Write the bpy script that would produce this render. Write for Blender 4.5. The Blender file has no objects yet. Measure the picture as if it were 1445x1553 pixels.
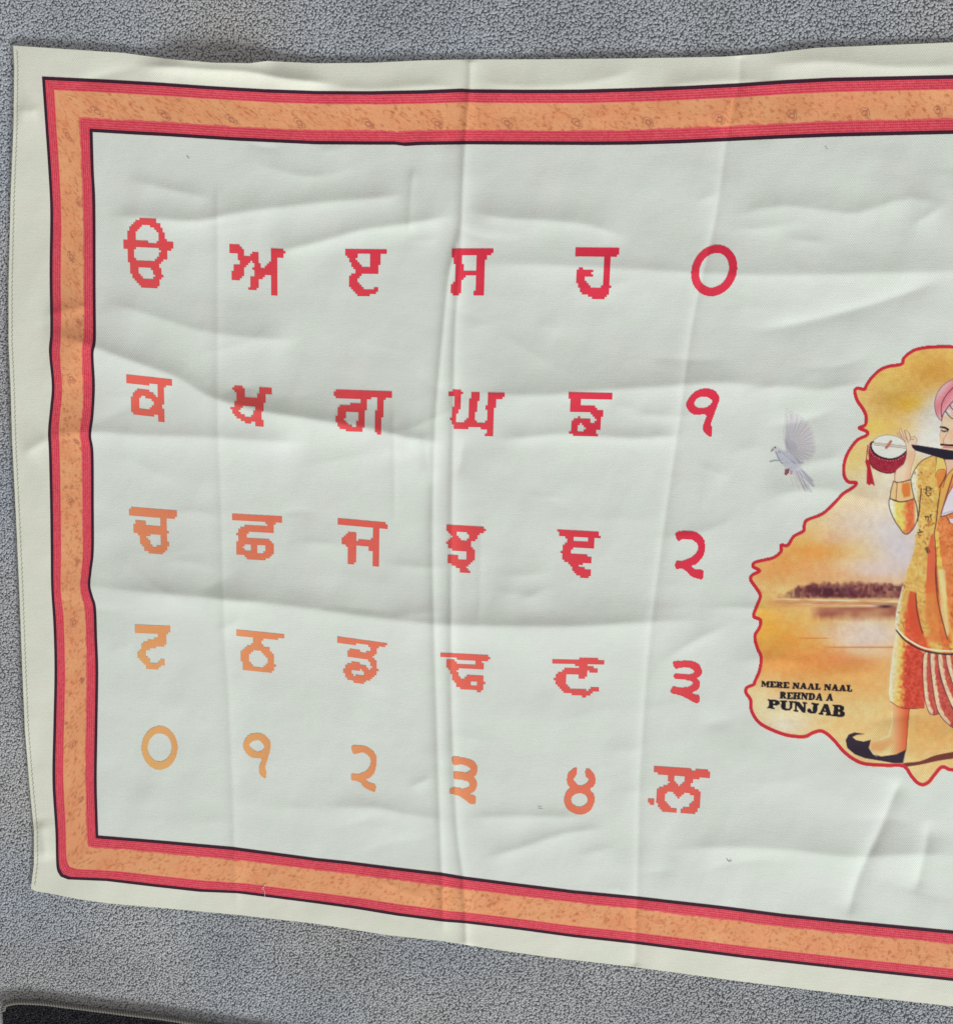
import bpy, math, random
import numpy as np
from mathutils import Matrix, Vector

random.seed(7)
rng = np.random.default_rng(11)
sc = bpy.context.scene
COL = sc.collection

# ------------------------------------------------------------------ camera
# A phone held about 1.45 m above the carpet, tilted by roughly eleven degrees.
F, CX, CY = 1700.0, 722.5, 776.5
def unit(v): return v / np.linalg.norm(v)
_r = unit(np.array([15522.0, 824.0, -1700.0]))
_u = np.array([272.0, -10223.0, -1700.0])
_n = unit(np.cross(_r, _u))
if _n[2] > 0: _n = -_n
_y = np.cross(_n, _r)
if np.dot(_y, _u) < 0: _y = -_y; _r = _r
M = np.stack([_r, _y, _n], axis=1)          # camera axes of the world's X, Y, Z
if np.linalg.det(M) < 0: raise RuntimeError('handedness')
CAM_Z = 1.45
cam = bpy.data.cameras.new('camera'); camo = bpy.data.objects.new('camera', cam); COL.objects.link(camo)
B = M.T @ np.diag([1.0, -1.0, -1.0])
camo.matrix_world = Matrix([[B[0,0],B[0,1],B[0,2],0],[B[1,0],B[1,1],B[1,2],0],[B[2,0],B[2,1],B[2,2],CAM_Z],[0,0,0,1]])
cam.sensor_fit = 'HORIZONTAL'; cam.sensor_width = 36.0; cam.lens = F / 1445.0 * 36.0
cam.clip_start = 0.05; cam.clip_end = 50.0
sc.camera = camo

# ------------------------------------------------------------------ light
w = bpy.data.worlds.new('World'); sc.world = w; w.use_nodes = True
w.node_tree.nodes['Background'].inputs[0].default_value = (1.0, 0.955, 0.88, 1)
w.node_tree.nodes['Background'].inputs[1].default_value = 0.29
def area(name, loc, target, sx, sy, power, col):
    l = bpy.data.lights.new(name, 'AREA'); l.shape = 'RECTANGLE'; l.size = sx; l.size_y = sy
    l.energy = power; l.color = col
    o = bpy.data.objects.new(name, l); COL.objects.link(o); o.location = loc
    o.rotation_euler = (Vector(target) - Vector(loc)).to_track_quat('-Z', 'Y').to_euler()
    return o
area('window_light', (5.2, -9.0, 4.75), (0.1, 0.0, 0.0), 4.1, 2.85, 1290, (0.955, 1.0, 1.0))
area('ceiling_bounce', (-0.9, 1.5, 2.4), (-0.2, 0.2, 0.0), 2.2, 1.6, 13, (0.97, 0.98, 1.0))
sc.view_settings.view_transform = 'Standard'; sc.view_settings.look = 'None'
sc.view_settings.exposure = 0.0; sc.view_settings.gamma = 1.0
KE = 0.80                                   # light that reaches a flat white surface

# ------------------------------------------------------------------ helpers
def lin(c):
    c = np.asarray(c, float) / 255.0
    return np.where(c <= 0.04045, c / 12.92, ((c + 0.055) / 1.055) ** 2.4)
def ink(c): return np.clip(lin(c) / KE, 0, 0.92)

def onto(px, py, z):
    """the point at height z that stands under the photograph's point (px, py)"""
    px = np.asarray(px, float); py = np.asarray(py, float)
    d = np.stack([(px - CX) / F, (py - CY) / F, np.ones_like(px)], -1) @ M
    t = (z - CAM_Z) / d[..., 2]
    return np.stack([d[..., 0] * t, d[..., 1] * t, np.zeros_like(px) + z], -1)
def back(P):
    v = P - np.array([0, 0, CAM_Z]); c = v @ M.T
    return c[..., 0] / c[..., 2] * F + CX, c[..., 1] / c[..., 2] * F + CY

def spline(pts, n=8, closed=False):
    p = np.asarray(pts, float); m = len(p); out = []
    rngk = range(m if closed else m - 1)
    for i in rngk:
        if closed: a, b, c, d = p[(i-1) % m], p[i], p[(i+1) % m], p[(i+2) % m]
        else: a, b, c, d = p[max(i-1,0)], p[i], p[i+1], p[min(i+2,m-1)]
        for k in range(n):
            t = k / n
            out.append(0.5*((2*b)+(-a+c)*t+(2*a-5*b+4*c-d)*t*t+(-a+3*b-3*c+d)*t**3))
    if not closed: out.append(p[-1])
    return np.array(out)

def inside(poly, X, Y):
    poly = np.asarray(poly, float); r = np.zeros(X.shape, bool); n = len(poly); j = n - 1
    for i in range(n):
        xi, yi = poly[i]; xj, yj = poly[j]
        if yi != yj:
            c = ((yi > Y) != (yj > Y)) & (X < (xj - xi) * (Y - yi) / (yj - yi) + xi)
            r ^= c
        j = i
    return r

def segdist(pts, X, Y, signed=False):
    pts = np.asarray(pts, float)
    best = np.full(X.shape, 1e9); sgn = np.ones(X.shape); al = np.zeros(X.shape); L = 0.0
    for i in range(len(pts) - 1):
        a, b = pts[i], pts[i+1]; v = b - a; q = v @ v + 1e-12; ln = math.sqrt(q)
        t = np.clip(((X-a[0])*v[0] + (Y-a[1])*v[1]) / q, 0, 1)
        d = np.hypot(X - a[0] - t*v[0], Y - a[1] - t*v[1])
        m = d < best
        best = np.where(m, d, best)
        if signed:
            s = v[0]*(Y-a[1]) - v[1]*(X-a[0]); sgn = np.where(m, np.sign(s), sgn); al = np.where(m, L + t*ln, al)
        L += ln
    return (best, sgn, al, L) if signed else best

def vnoise(X, Y, s, seed):
    r = np.random.default_rng(seed); g = r.random((256, 256))
    x = X / s + 1000.3; y = Y / s + 1000.7
    xi = np.floor(x).astype(int); yi = np.floor(y).astype(int); fx = x - xi; fy = y - yi
    fx = fx*fx*(3-2*fx); fy = fy*fy*(3-2*fy)
    a = g[yi % 256, xi % 256]; b = g[yi % 256, (xi+1) % 256]; c = g[(yi+1) % 256, xi % 256]; d = g[(yi+1) % 256, (xi+1) % 256]
    return (a*(1-fx)+b*fx)*(1-fy) + (c*(1-fx)+d*fx)*fy

# ------------------------------------------------------------------ the lie of the cloth
XR = 1700                                   # how far the cloth runs on to the right
TOP = [(20,68.6),(100,74),(187,79.7),(254,88.7),(321,94.4),(378,95.4),(405,92),(480,95.5),(563,94.7),(640,91),(714,89.7),(815,89.4),(960,88),(1094,85.6),(1161,81),(1238,72),(1340,68),(1445,63.8),(1560,60),(XR,58)]
BOT = [(47,1348),(53,1352),(75,1355.5),(118,1364),(165,1370.6),(274,1380),(360,1388),(480,1401.5),(583,1418),(672,1428),(754,1441),(823,1451),(960,1467),(1131,1490),(1303,1511),(1445,1527),(XR,1557)]
LEFT = [(20,68.6),(21.7,100),(20.7,187),(16,301),(13,430),(13,520),(16,584),(18.4,667),(25,801),(29.5,901),(34,1020),(37.7,1106),(44.6,1191),(51.5,1260),(51.5,1311),(47,1346),(47,1348)]
OUTLINE = np.array(TOP + BOT[::-1] + LEFT[::-1][1:-1], float)

# ridges: line, height (mm), reach on the upper / left side, reach on the lower / right side, taper length
RIDGES = [
 ([(60,500),(100,512),(145,528),(180,541),(230,558),(270,573),(310,598),(350,612),(400,624),(480,637),(560,650),(620,664),(684,672)], 9.0, 36, 46, 70),
 ([(60,662),(110,656),(150,655),(220,660),(300,662),(400,668),(470,672)], 4.5, 34, 34, 60),
 ([(60,885),(110,888),(150,891),(210,898),(290,905),(400,915),(480,925),(560,936),(660,947),(760,950),(880,950),(980,944),(1120,936)], 6.2, 36, 60, 200),
 ([(150,455),(220,475),(300,500),(380,512),(460,515)], 3.2, 26, 40, 60),
 ([(190,270),(240,283),(300,296),(330,300)], 1.6, 14, 20, 40),
 ([(160,325),(230,330),(300,335),(360,322),(480,307),(560,300),(622,293)], 3.3, 26, 24, 50),
 ([(400,385),(480,367),(547,348),(620,338),(694,324)], 3.4, 26, 20, 50),
 ([(700,318),(740,326),(780,331),(830,333),(900,342),(960,366)], 3.4, 34, 24, 60),
 ([(700,402),(800,400),(900,404),(1040,412),(1150,416),(1300,414),(1400,412),(1520,405)], 3.0, 36, 30, 120),
 ([(1100,330),(1180,312),(1250,318),(1300,322),(1380,300),(1440,318)], 2.2, 24, 30, 60),
 ([(690,590),(760,598),(840,598),(900,592),(1000,586),(1100,580),(1200,590)], 3.6, 30, 30, 100),
 ([(740,668),(800,662),(860,658),(960,664),(1030,660)], 3.2, 26, 22, 60),
 ([(1130,505),(1200,492),(1290,470),(1356,450),(1440,418)], -2.4, 18, 26, 70),
 ([(1120,600),(1180,585),(1250,590),(1330,572)], 2.4, 26, 26, 60),
 ([(200,100),(260,101),(310,105),(370,108),(430,118),(520,128)], 6.0, 16, 13, 60),
 ([(240,80),(300,86),(360,88),(400,86),(430,88)], 5.0, 20, 22, 50),
 ([(480,126),(560,135),(650,128),(708,136)], 2.4, 16, 20, 60),
 ([(712,120),(800,130),(900,122),(980,100)], 2.4, 26, 26, 60),
 ([(1150,100),(1250,92),(1360,100),(1500,96)], 2.6, 26, 18, 80),
 ([(1000,130),(1100,120),(1200,128)], 2.0, 20, 20, 40),
 ([(60,480),(100,470),(145,462)], 2.4, 20, 20, 30),
 ([(20,165),(45,168),(62,160)], 2.2, 18, 18, 18),
 ([(30,690),(60,672),(80,660)], 3.0, 22, 22, 20),
 ([(60,1240),(66,1280),(68,1310)], 2.4, 14, 14, 20),
 ([(480,1224),(566,1226),(620,1236),(690,1246)], 2.0, 18, 26, 50),
 ([(614,1197),(640,1186),(660,1177)], 1.2, 9, 12, 20),
 ([(725,1304),(790,1286),(857,1264),(930,1256)], 1.6, 14, 18, 50),
 ([(700,1240),(800,1238),(900,1240)], 1.4, 12, 18, 50),
 ([(1000,1290),(1100,1285),(1200,1290),(1290,1300),(1380,1296),(1470,1298)], 3.0, 34, 30, 80),
 ([(1372,1176),(1358,1198),(1335,1255),(1307,1315),(1293,1355),(1284,1395)], -2.6, 12, 16, 30),
 ([(1410,1240),(1400,1300),(1385,1360)], -2.2, 12, 16, 30),
 ([(1100,1010),(1150,1000),(1250,1004)], 2.4, 40, 40, 60),
 ([(1445,300),(1400,330),(1370,345)], 2.0, 24, 24, 40),
 ([(1150,760),(1230,740),(1300,752),(1370,770)], 2.0, 30, 30, 50),
 ([(1190,720),(1230,700),(1290,690)], 1.6, 24, 24, 30),
 ([(560,1330),(610,1350),(660,1372)], 1.2, 10, 14, 30),
 ([(713,85),(712,135),(705,217),(700,330),(697,400),(690,500),(687,640),(685,800),(684,950),(685,1080),(692,1250),(702,1330),(706,1400),(707,1440)], 3.1, 7, 9, 10),
 ([(700,330),(690,380),(680,420),(672,500),(660,640),(656,800),(658,950),(662,1080),(667,1250),(670,1330),(673,1430)], 2.9, 8, 8, 60),
 ([(628,250),(622,300),(620,360)], 1.0, 6, 8, 20),
 ([(1122,80),(1120,125),(1101,215),(1085,330),(1060,440),(1045,520),(1030,640),(1012,760),(996,880),(986,960),(976,1080),(970,1180),(968,1250),(966,1360),(962,1470)], -1.5, 7, 10, 10),
 ([(329,270),(330,400),(330,640),(335,760),(340,960),(345,1030),(352,1180),(355,1285),(360,1390)], 1.1, 7, 10, 40),
 ([(595,600),(598,720),(598,800)], 0.9, 6, 8, 40),
 ([(640,650),(646,690),(652,740)], 1.6, 10, 12, 30),
 ([(706,655),(700,690),(694,730)], -1.6, 12, 12, 30),
 ([(730,780),(728,860),(726,960)], 0.7, 6, 8, 40),
]
_r2 = random.Random(23)
for _ in range(140):                          # small slack wrinkles, mostly running along the cloth
    x, y = _r2.uniform(120, 1500), _r2.uniform(110, 1420); L = _r2.uniform(50, 190); a = _r2.gauss(0.02, 0.22); b = _r2.uniform(-.12, .12)
    p = [(x + L*(t-.5)*math.cos(a), y + L*(t-.5)*math.sin(a) + b*L*(4*(t-.5)**2)) for t in (0, .25, .5, .75, 1)]
    RIDGES.append((p, _r2.choice([1, 1, -1])*_r2.uniform(.3, 1.25)*(0.55 if x < 900 and y > 960 else 1), _r2.uniform(10, 24), _r2.uniform(10, 24), L*.45))
GX0, GY0, GX1, GY1 = -20, 30, XR + 20, 1600
gx, gy = np.meshgrid(np.arange(GX0, GX1 + 1, dtype=float), np.arange(GY0, GY1 + 1, dtype=float))
HM = np.zeros(gx.shape)
for pts, amp, wu, wd, tap in RIDGES:
    p = spline(pts, 3); R = 4.2 * max(wu, wd)
    x0 = max(int(p[:,0].min()-R-GX0), 0); x1 = min(int(p[:,0].max()+R-GX0), HM.shape[1])
    y0 = max(int(p[:,1].min()-R-GY0), 0); y1 = min(int(p[:,1].max()+R-GY0), HM.shape[0])
    # a coarse copy is enough: two-pixel steps, enlarged afterwards
    stp = 1 if max(wu, wd) < 13 else 2
    X = gx[y0:y1:stp, x0:x1:stp]; Y = gy[y0:y1:stp, x0:x1:stp]
    d, s, al, L = segdist(p, X, Y, True)
    if p[0][1] > p[-1][1] or abs(p[-1][0]-p[0][0]) > abs(p[-1][1]-p[0][1]):
        if p[-1][0] < p[0][0]: s = -s
    else:
        s = -s
    wd_ = np.where(s > 0, wd, wu); e = 1.6 if stp == 1 else 3.0
    h = (1.5 if stp == 2 else 1.2) * amp * np.exp(-1.25 * (np.sqrt(d*d + e*e) - e) / wd_)
    h *= np.clip((R - d) / (0.4 * R), 0, 1)
    k = np.clip(np.minimum(al, L - al) / tap, 0, 1); h *= k*k*(3-2*k)
    big = np.repeat(np.repeat(h, stp, 0), stp, 1)[:y1-y0, :x1-x0]
    HM[y0:y1, x0:x1] += big
rx, ry = gx*0.94 + gy*0.34, gy*0.94 - gx*0.34          # turned, so that no lattice line runs with the weave
und = 4.2*vnoise(rx, ry, 230, 3) + 2.2*vnoise(rx*0.7, ry*1.6, 90, 4) + 0.8*vnoise(ry*0.6+40, rx*1.2, 37, 5) + 0.6*vnoise(gx*0.6-0.5*gy, gy*1.5+0.2*gx, 41, 15) + 0.17*vnoise(rx, ry, 11, 6)
HM += und
def blur(a, n):
    for _ in range(n):
        b = np.pad(a, 1, mode='edge')
        a = (b[:-2,1:-1] + 2*b[1:-1,1:-1] + b[2:,1:-1]) / 4
        b = np.pad(a, 1, mode='edge')
        a = (b[1:-1,:-2] + 2*b[1:-1,1:-1] + b[1:-1,2:]) / 4
    return a
HM = blur(HM, 2) * 0.001 + 0.0006
del gx, gy, und
def H(px, py):
    x = np.clip(np.asarray(px, float) - GX0, 0, HM.shape[1]-1.001); y = np.clip(np.asarray(py, float) - GY0, 0, HM.shape[0]-1.001)
    xi = x.astype(int); yi = y.astype(int); fx = x - xi; fy = y - yi
    return (HM[yi,xi]*(1-fx)+HM[yi,xi+1]*fx)*(1-fy) + (HM[yi+1,xi]*(1-fx)+HM[yi+1,xi+1]*fx)*fy
def cloth_point(px, py, lift=0.0): return onto(px, py, H(px, py) + lift)
def cloth_normal(px, py):
    e = 1.6
    a = cloth_point(px+e, py) - cloth_point(px-e, py); b = cloth_point(px, py-e) - cloth_point(px, py+e)
    n = np.cross(a, b); return n / np.linalg.norm(n, axis=-1, keepdims=True)

# ------------------------------------------------------------------ materials
def nodes(name):
    m = bpy.data.materials.new(name); m.use_nodes = True
    nt = m.node_tree; return m, nt, nt.nodes, nt.links, nt.nodes['Principled BSDF']
def math_node(N, L, op, a, b=None, c=None):
    n = N.new('ShaderNodeMath'); n.operation = op
    for i, v in enumerate((a, b, c)):
        if v is None: continue
        if isinstance(v, (int, float)): n.inputs[i].default_value = v
        else: L.new(v, n.inputs[i])
    return n.outputs[0]
def cloth_material():
    """twill weave: fine diagonal ribs with single threads in them, ink held by the threads"""
    m, nt, N, L, P = nodes('woven_cloth')
    at = N.new('ShaderNodeAttribute'); at.attribute_name = 'ink'
    tc = N.new('ShaderNodeTexCoord'); sp = N.new('ShaderNodeSeparateXYZ'); L.new(tc.outputs['Object'], sp.inputs[0])
    x, y = sp.outputs[0], sp.outputs[1]
    wob = N.new('ShaderNodeTexNoise'); wob.inputs['Scale'].default_value = 55; L.new(tc.outputs['Object'], wob.inputs['Vector'])
    wv = math_node(N, L, 'MULTIPLY', wob.outputs[0], 0.0022)
    dg = math_node(N, L, 'ADD', math_node(N, L, 'ADD', x, math_node(N, L, 'MULTIPLY', y, 0.86)), wv)
    tw = math_node(N, L, 'SINE', math_node(N, L, 'MULTIPLY', dg, 2*math.pi/0.0029))
    dh = math_node(N, L, 'ADD', math_node(N, L, 'MULTIPLY', x, 0.12), y)
    th = math_node(N, L, 'SINE', math_node(N, L, 'MULTIPLY', dh, 2*math.pi/0.0011))
    mp = N.new('ShaderNodeMapping'); mp.inputs['Scale'].default_value = (60, 900, 60); L.new(tc.outputs['Object'], mp.inputs[0])
    slub = N.new('ShaderNodeTexNoise'); slub.inputs['Scale'].default_value = 1.0; slub.inputs['Detail'].default_value = 2; L.new(mp.outputs[0], slub.inputs['Vector'])
    fine = N.new('ShaderNodeTexNoise'); fine.inputs['Scale'].default_value = 620; fine.inputs['Detail'].default_value = 3; L.new(tc.outputs['Object'], fine.inputs['Vector'])
    blot = N.new('ShaderNodeTexNoise'); blot.inputs['Scale'].default_value = 14; blot.inputs['Detail'].default_value = 4; L.new(tc.outputs['Object'], blot.inputs['Vector'])
    v = math_node(N, L, 'MULTIPLY_ADD', tw, 0.10, 0.90)
    v = math_node(N, L, 'MULTIPLY_ADD', slub.outputs[0], 0.07, v)
    v = math_node(N, L, 'MULTIPLY_ADD', fine.outputs[0], 0.12, v)
    v = math_node(N, L, 'ADD', v, -0.0)
    mul = N.new('ShaderNodeMix'); mul.data_type = 'RGBA'; mul.blend_type = 'MULTIPLY'; mul.inputs[0].default_value = 1.0
    L.new(at.outputs['Color'], mul.inputs[6]); L.new(v, mul.inputs[7])
    tint = N.new('ShaderNodeMix'); tint.data_type = 'RGBA'; tint.blend_type = 'MULTIPLY'; tint.inputs[0].default_value = 1.0
    ramp = N.new('ShaderNodeValToRGB'); ramp.color_ramp.elements[0].position = 0.38; ramp.color_ramp.elements[1].position = 0.62
    ramp.color_ramp.elements[0].color = (0.985, 1.0, 0.985, 1); ramp.color_ramp.elements[1].color = (1.0, 0.985, 1.0, 1)
    L.new(blot.outputs[0], ramp.inputs[0]); L.new(mul.outputs[2], tint.inputs[6]); L.new(ramp.outputs[0], tint.inputs[7])
    L.new(tint.outputs[2], P.inputs['Base Color'])
    P.inputs['Roughness'].default_value = 0.86; P.inputs['Specular IOR Level'].default_value = 0.22
    P.inputs['Sheen Weight'].default_value = 0.06; P.inputs['Sheen Roughness'].default_value = 0.5
    bh = math_node(N, L, 'MULTIPLY_ADD', tw, 0.5, math_node(N, L, 'MULTIPLY', th, 0.25))
    bh = math_node(N, L, 'MULTIPLY_ADD', fine.outputs[0], 0.9, bh)
    bh = math_node(N, L, 'MULTIPLY_ADD', slub.outputs[0], 1.0, bh)
    bp = N.new('ShaderNodeBump'); bp.inputs['Strength'].default_value = 0.5; bp.inputs['Distance'].default_value = 0.0003
    L.new(bh, bp.inputs['Height']); L.new(bp.outputs[0], P.inputs['Normal'])
    return m
def yarn_material(name, var=0.25, rough=0.95, bump=0.0004):
    m, nt, N, L, P = nodes(name)
    at = N.new('ShaderNodeAttribute'); at.attribute_name = 'ink'
    tc = N.new('ShaderNodeTexCoord')
    fine = N.new('ShaderNodeTexNoise'); fine.inputs['Scale'].default_value = 900; fine.inputs['Detail'].default_value = 3; L.new(tc.outputs['Object'], fine.inputs['Vector'])
    v = math_node(N, L, 'MULTIPLY_ADD', fine.outputs[0], 2*var, 1 - var)
    mul = N.new('ShaderNodeMix'); mul.data_type = 'RGBA'; mul.blend_type = 'MULTIPLY'; mul.inputs[0].default_value = 1.0
    L.new(at.outputs['Color'], mul.inputs[6]); L.new(v, mul.inputs[7]); L.new(mul.outputs[2], P.inputs['Base Color'])
    P.inputs['Roughness'].default_value = rough; P.inputs['Specular IOR Level'].default_value = 0.25
    bp = N.new('ShaderNodeBump'); bp.inputs['Strength'].default_value = 0.6; bp.inputs['Distance'].default_value = bump
    L.new(fine.outputs[0], bp.inputs['Height']); L.new(bp.outputs[0], P.inputs['Normal'])
    return m
MAT_CLOTH = cloth_material()
MAT_CARPET = yarn_material('carpet_wool', 0.12)
MAT_RUG = yarn_material('rug_wool', 0.35)
MAT_CORD = yarn_material('binding_yarn', 0.18)
MAT_THREAD = yarn_material('loose_thread', 0.15)

def mesh_obj(name, V, Fc, col, mat, parent=None, normals=None, smooth=True):
    """V (n,3), Fc (m,k), col (n,3) linear colour per vertex"""
    V = np.asarray(V, np.float32); Fc = np.asarray(Fc, np.int32)
    used = np.zeros(len(V), bool); used[Fc.ravel()] = True
    idx = np.cumsum(used) - 1; V = V[used]; Fc = idx[Fc].astype(np.int32)
    col = np.broadcast_to(np.asarray(col, np.float32), (len(used), 3))[used]
    k = Fc.shape[1]
    me = bpy.data.meshes.new(name)
    me.vertices.add(len(V)); me.vertices.foreach_set('co', V.ravel())
    me.loops.add(Fc.size); me.loops.foreach_set('vertex_index', Fc.ravel())
    me.polygons.add(len(Fc)); me.polygons.foreach_set('loop_start', np.arange(0, Fc.size, k, dtype=np.int32))
    me.update(calc_edges=True)
    a = me.attributes.new('ink', 'FLOAT_COLOR', 'POINT')
    a.data.foreach_set('color', np.concatenate([col, np.ones((len(V),1))], 1).astype(np.float32).ravel())
    if smooth: me.polygons.foreach_set('use_smooth', np.ones(len(Fc), bool))
    me.materials.append(mat)
    if normals is not None:
        me.normals_split_custom_set_from_vertices(np.asarray(normals, np.float32)[used])
    o = bpy.data.objects.new(name, me); COL.objects.link(o)
    if parent is not None: o.parent = parent
    return o
def quads(nr, nc, mask=None):
    i = np.arange(nr*nc).reshape(nr, nc)
    q = np.stack([i[:-1,:-1], i[1:,:-1], i[1:,1:], i[:-1,1:]], -1)
    return q.reshape(-1, 4) if mask is None else q[mask]
LIFT = 0.00035
def print_sheet(name, X, Y, col, parent, mask=None, lift=LIFT):
    """a piece of the print: grid of photograph points laid on the cloth"""
    P = cloth_point(X, Y, lift); n = cloth_normal(X, Y)
    c = np.broadcast_to(col, X.shape + (3,)).reshape(-1, 3)
    q = quads(*X.shape, mask)
    if (X[0,-1]-X[0,0])*(Y[-1,0]-Y[0,0]) - (Y[0,-1]-Y[0,0])*(X[-1,0]-X[0,0]) < 0: q = q[:, ::-1]   # keep the face side up
    return mesh_obj(name, P.reshape(-1,3), q, c, MAT_CLOTH, parent, n.reshape(-1,3))
def empty(name, loc):
    o = bpy.data.objects.new(name, None); COL.objects.link(o); o.location = loc; o.empty_display_size = 0.05; return o

# ------------------------------------------------------------------ carpet
floor_z = -0.0027
def carpet():
    n = 60; xs = np.linspace(-1.9, 1.9, n); ys = np.linspace(-1.9, 1.9, n); X, Y = np.meshgrid(xs, ys[::-1])
    V = np.stack([X, Y, np.full(X.shape, floor_z)], -1).reshape(-1, 3)
    c = mesh_obj('carpet', V, quads(n, n), lin((150, 152, 157)), MAT_CARPET)
    c['kind'] = 'structure'
    return c
CARPET = carpet()
def tufts(name, P, base_col, rad, hgt, lean, colvar, mat, parent, ztop, sides=4):
    """P (n,2): a short leaning yarn end at each point"""
    n = len(P); r = rng
    ang = 2*math.pi*(0.5*vnoise(P[:,0]*1000, P[:,1]*1000, 60, 21) + 0.75*r.random(n))*1.6
    ln = lean*(0.5 + r.random(n)); dx = np.cos(ang)*ln; dy = np.sin(ang)*ln
    R = rad*(0.75 + 0.5*r.random(n)); z1 = ztop - hgt*0.22 + (r.random(n)-0.5)*hgt*0.25
    st = 1.0 + 0.7*r.random(n)
    k = np.arange(sides)*2*math.pi/sides
    ca, sa = np.cos(ang), np.sin(ang)
    def ring(s, off, z, j):
        a = np.cos(k[j])*s*st; b = np.sin(k[j])*s
        return np.stack([P[:,0] + dx*off + a*ca - b*sa, P[:,1] + dy*off + a*sa + b*ca, z], -1)
    z0 = np.full(n, ztop - hgt)
    vs = [ring(R*0.8, 0, z0, j) for j in range(sides)] + [ring(R, 0.75, z1, j) for j in range(sides)] + [np.stack([P[:,0]+dx*1.25, P[:,1]+dy*1.25, z1 + hgt*0.2], -1)]
    V = np.stack(vs, 1).reshape(-1, 3); m = 2*sides + 1
    f = []
    for j in range(sides):
        j2 = (j+1) % sides
        f += [(j, j2, sides+j2), (j, sides+j2, sides+j), (sides+j, sides+j2, 2*sides)]
    Fc = (np.arange(n)[:,None,None]*m + np.array(f)[None]).reshape(-1, 3)
    g = 1 + colvar*(r.random(n)*2-1) ; g *= 0.84 + 0.16*vnoise(P[:,0]*1000, P[:,1]*1000, 70, 31) + 0.18*vnoise(P[:,0]*1000, P[:,1]*1000, 190, 32)
    t = vnoise(P[:,0]*1000, P[:,1]*1000, 150, 33)[:,None]
    c = np.asarray(base_col)[None,:]*g[:,None]*(1 + (t-0.5)*np.array([0.10, 0.0, -0.10])[None,:])
    return mesh_obj(name, V, Fc, np.repeat(c, m, 0), mat, parent)
RUG_EDGE = spline([(5,1534),(8,1525),(19,1521.5),(31,1520.5),(66,1522),(110.7,1527.6),(155,1533),(199,1538.7),(243.6,1544),(288,1551),(400,1568),(620,1602)], 6)
RUG_POLY = np.concatenate([RUG_EDGE, [(620,1900),(20,1900),(4,1534)]])
def lay_points(x0, y0, x1, y1, sp):
    xs = np.arange(x0, x1, sp); ys = np.arange(y0, y1, sp*0.87)
    X, Y = np.meshgrid(xs, ys); X = X + (np.arange(len(ys)) % 2)[:,None]*sp*0.5
    X = X + (rng.random(X.shape)-0.5)*sp*0.7; Y = Y + (rng.random(Y.shape)-0.5)*sp*0.7
    return np.stack([X.ravel(), Y.ravel()], -1)
def px_of(P2, z=0.0):
    return back(np.concatenate([P2, np.full((len(P2),1), z)], 1))
cor = onto(np.array([-90., 1560, 1560, -90]), np.array([-90., -90, 1660, 1660]), 0.0)
pts = lay_points(cor[:,0].min(), cor[:,1].min(), cor[:,0].max(), cor[:,1].max(), 0.0031)
qx, qy = px_of(pts)
inn = inside(OUTLINE, qx, qy); dd = np.full(len(pts), 99.0)
near = inn.copy(); dd[near] = segdist(np.vstack([OUTLINE, OUTLINE[:1]]), qx[near], qy[near])
keep = ((~inn) | (dd < 13)) & (qx > -90) & (qx < 1560) & (qy > -90) & (qy < 1660)
keep &= ~(inside(RUG_POLY, qx, qy) & (segdist(RUG_EDGE, qx, qy) > 5))
pts = pts[keep]
pile = tufts('carpet_pile', pts, lin((176,178,183)), 0.00175, 0.0023, 0.0014, 0.10, MAT_CARPET, CARPET, 0.0)
pile['kind'] = 'stuff'

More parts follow.
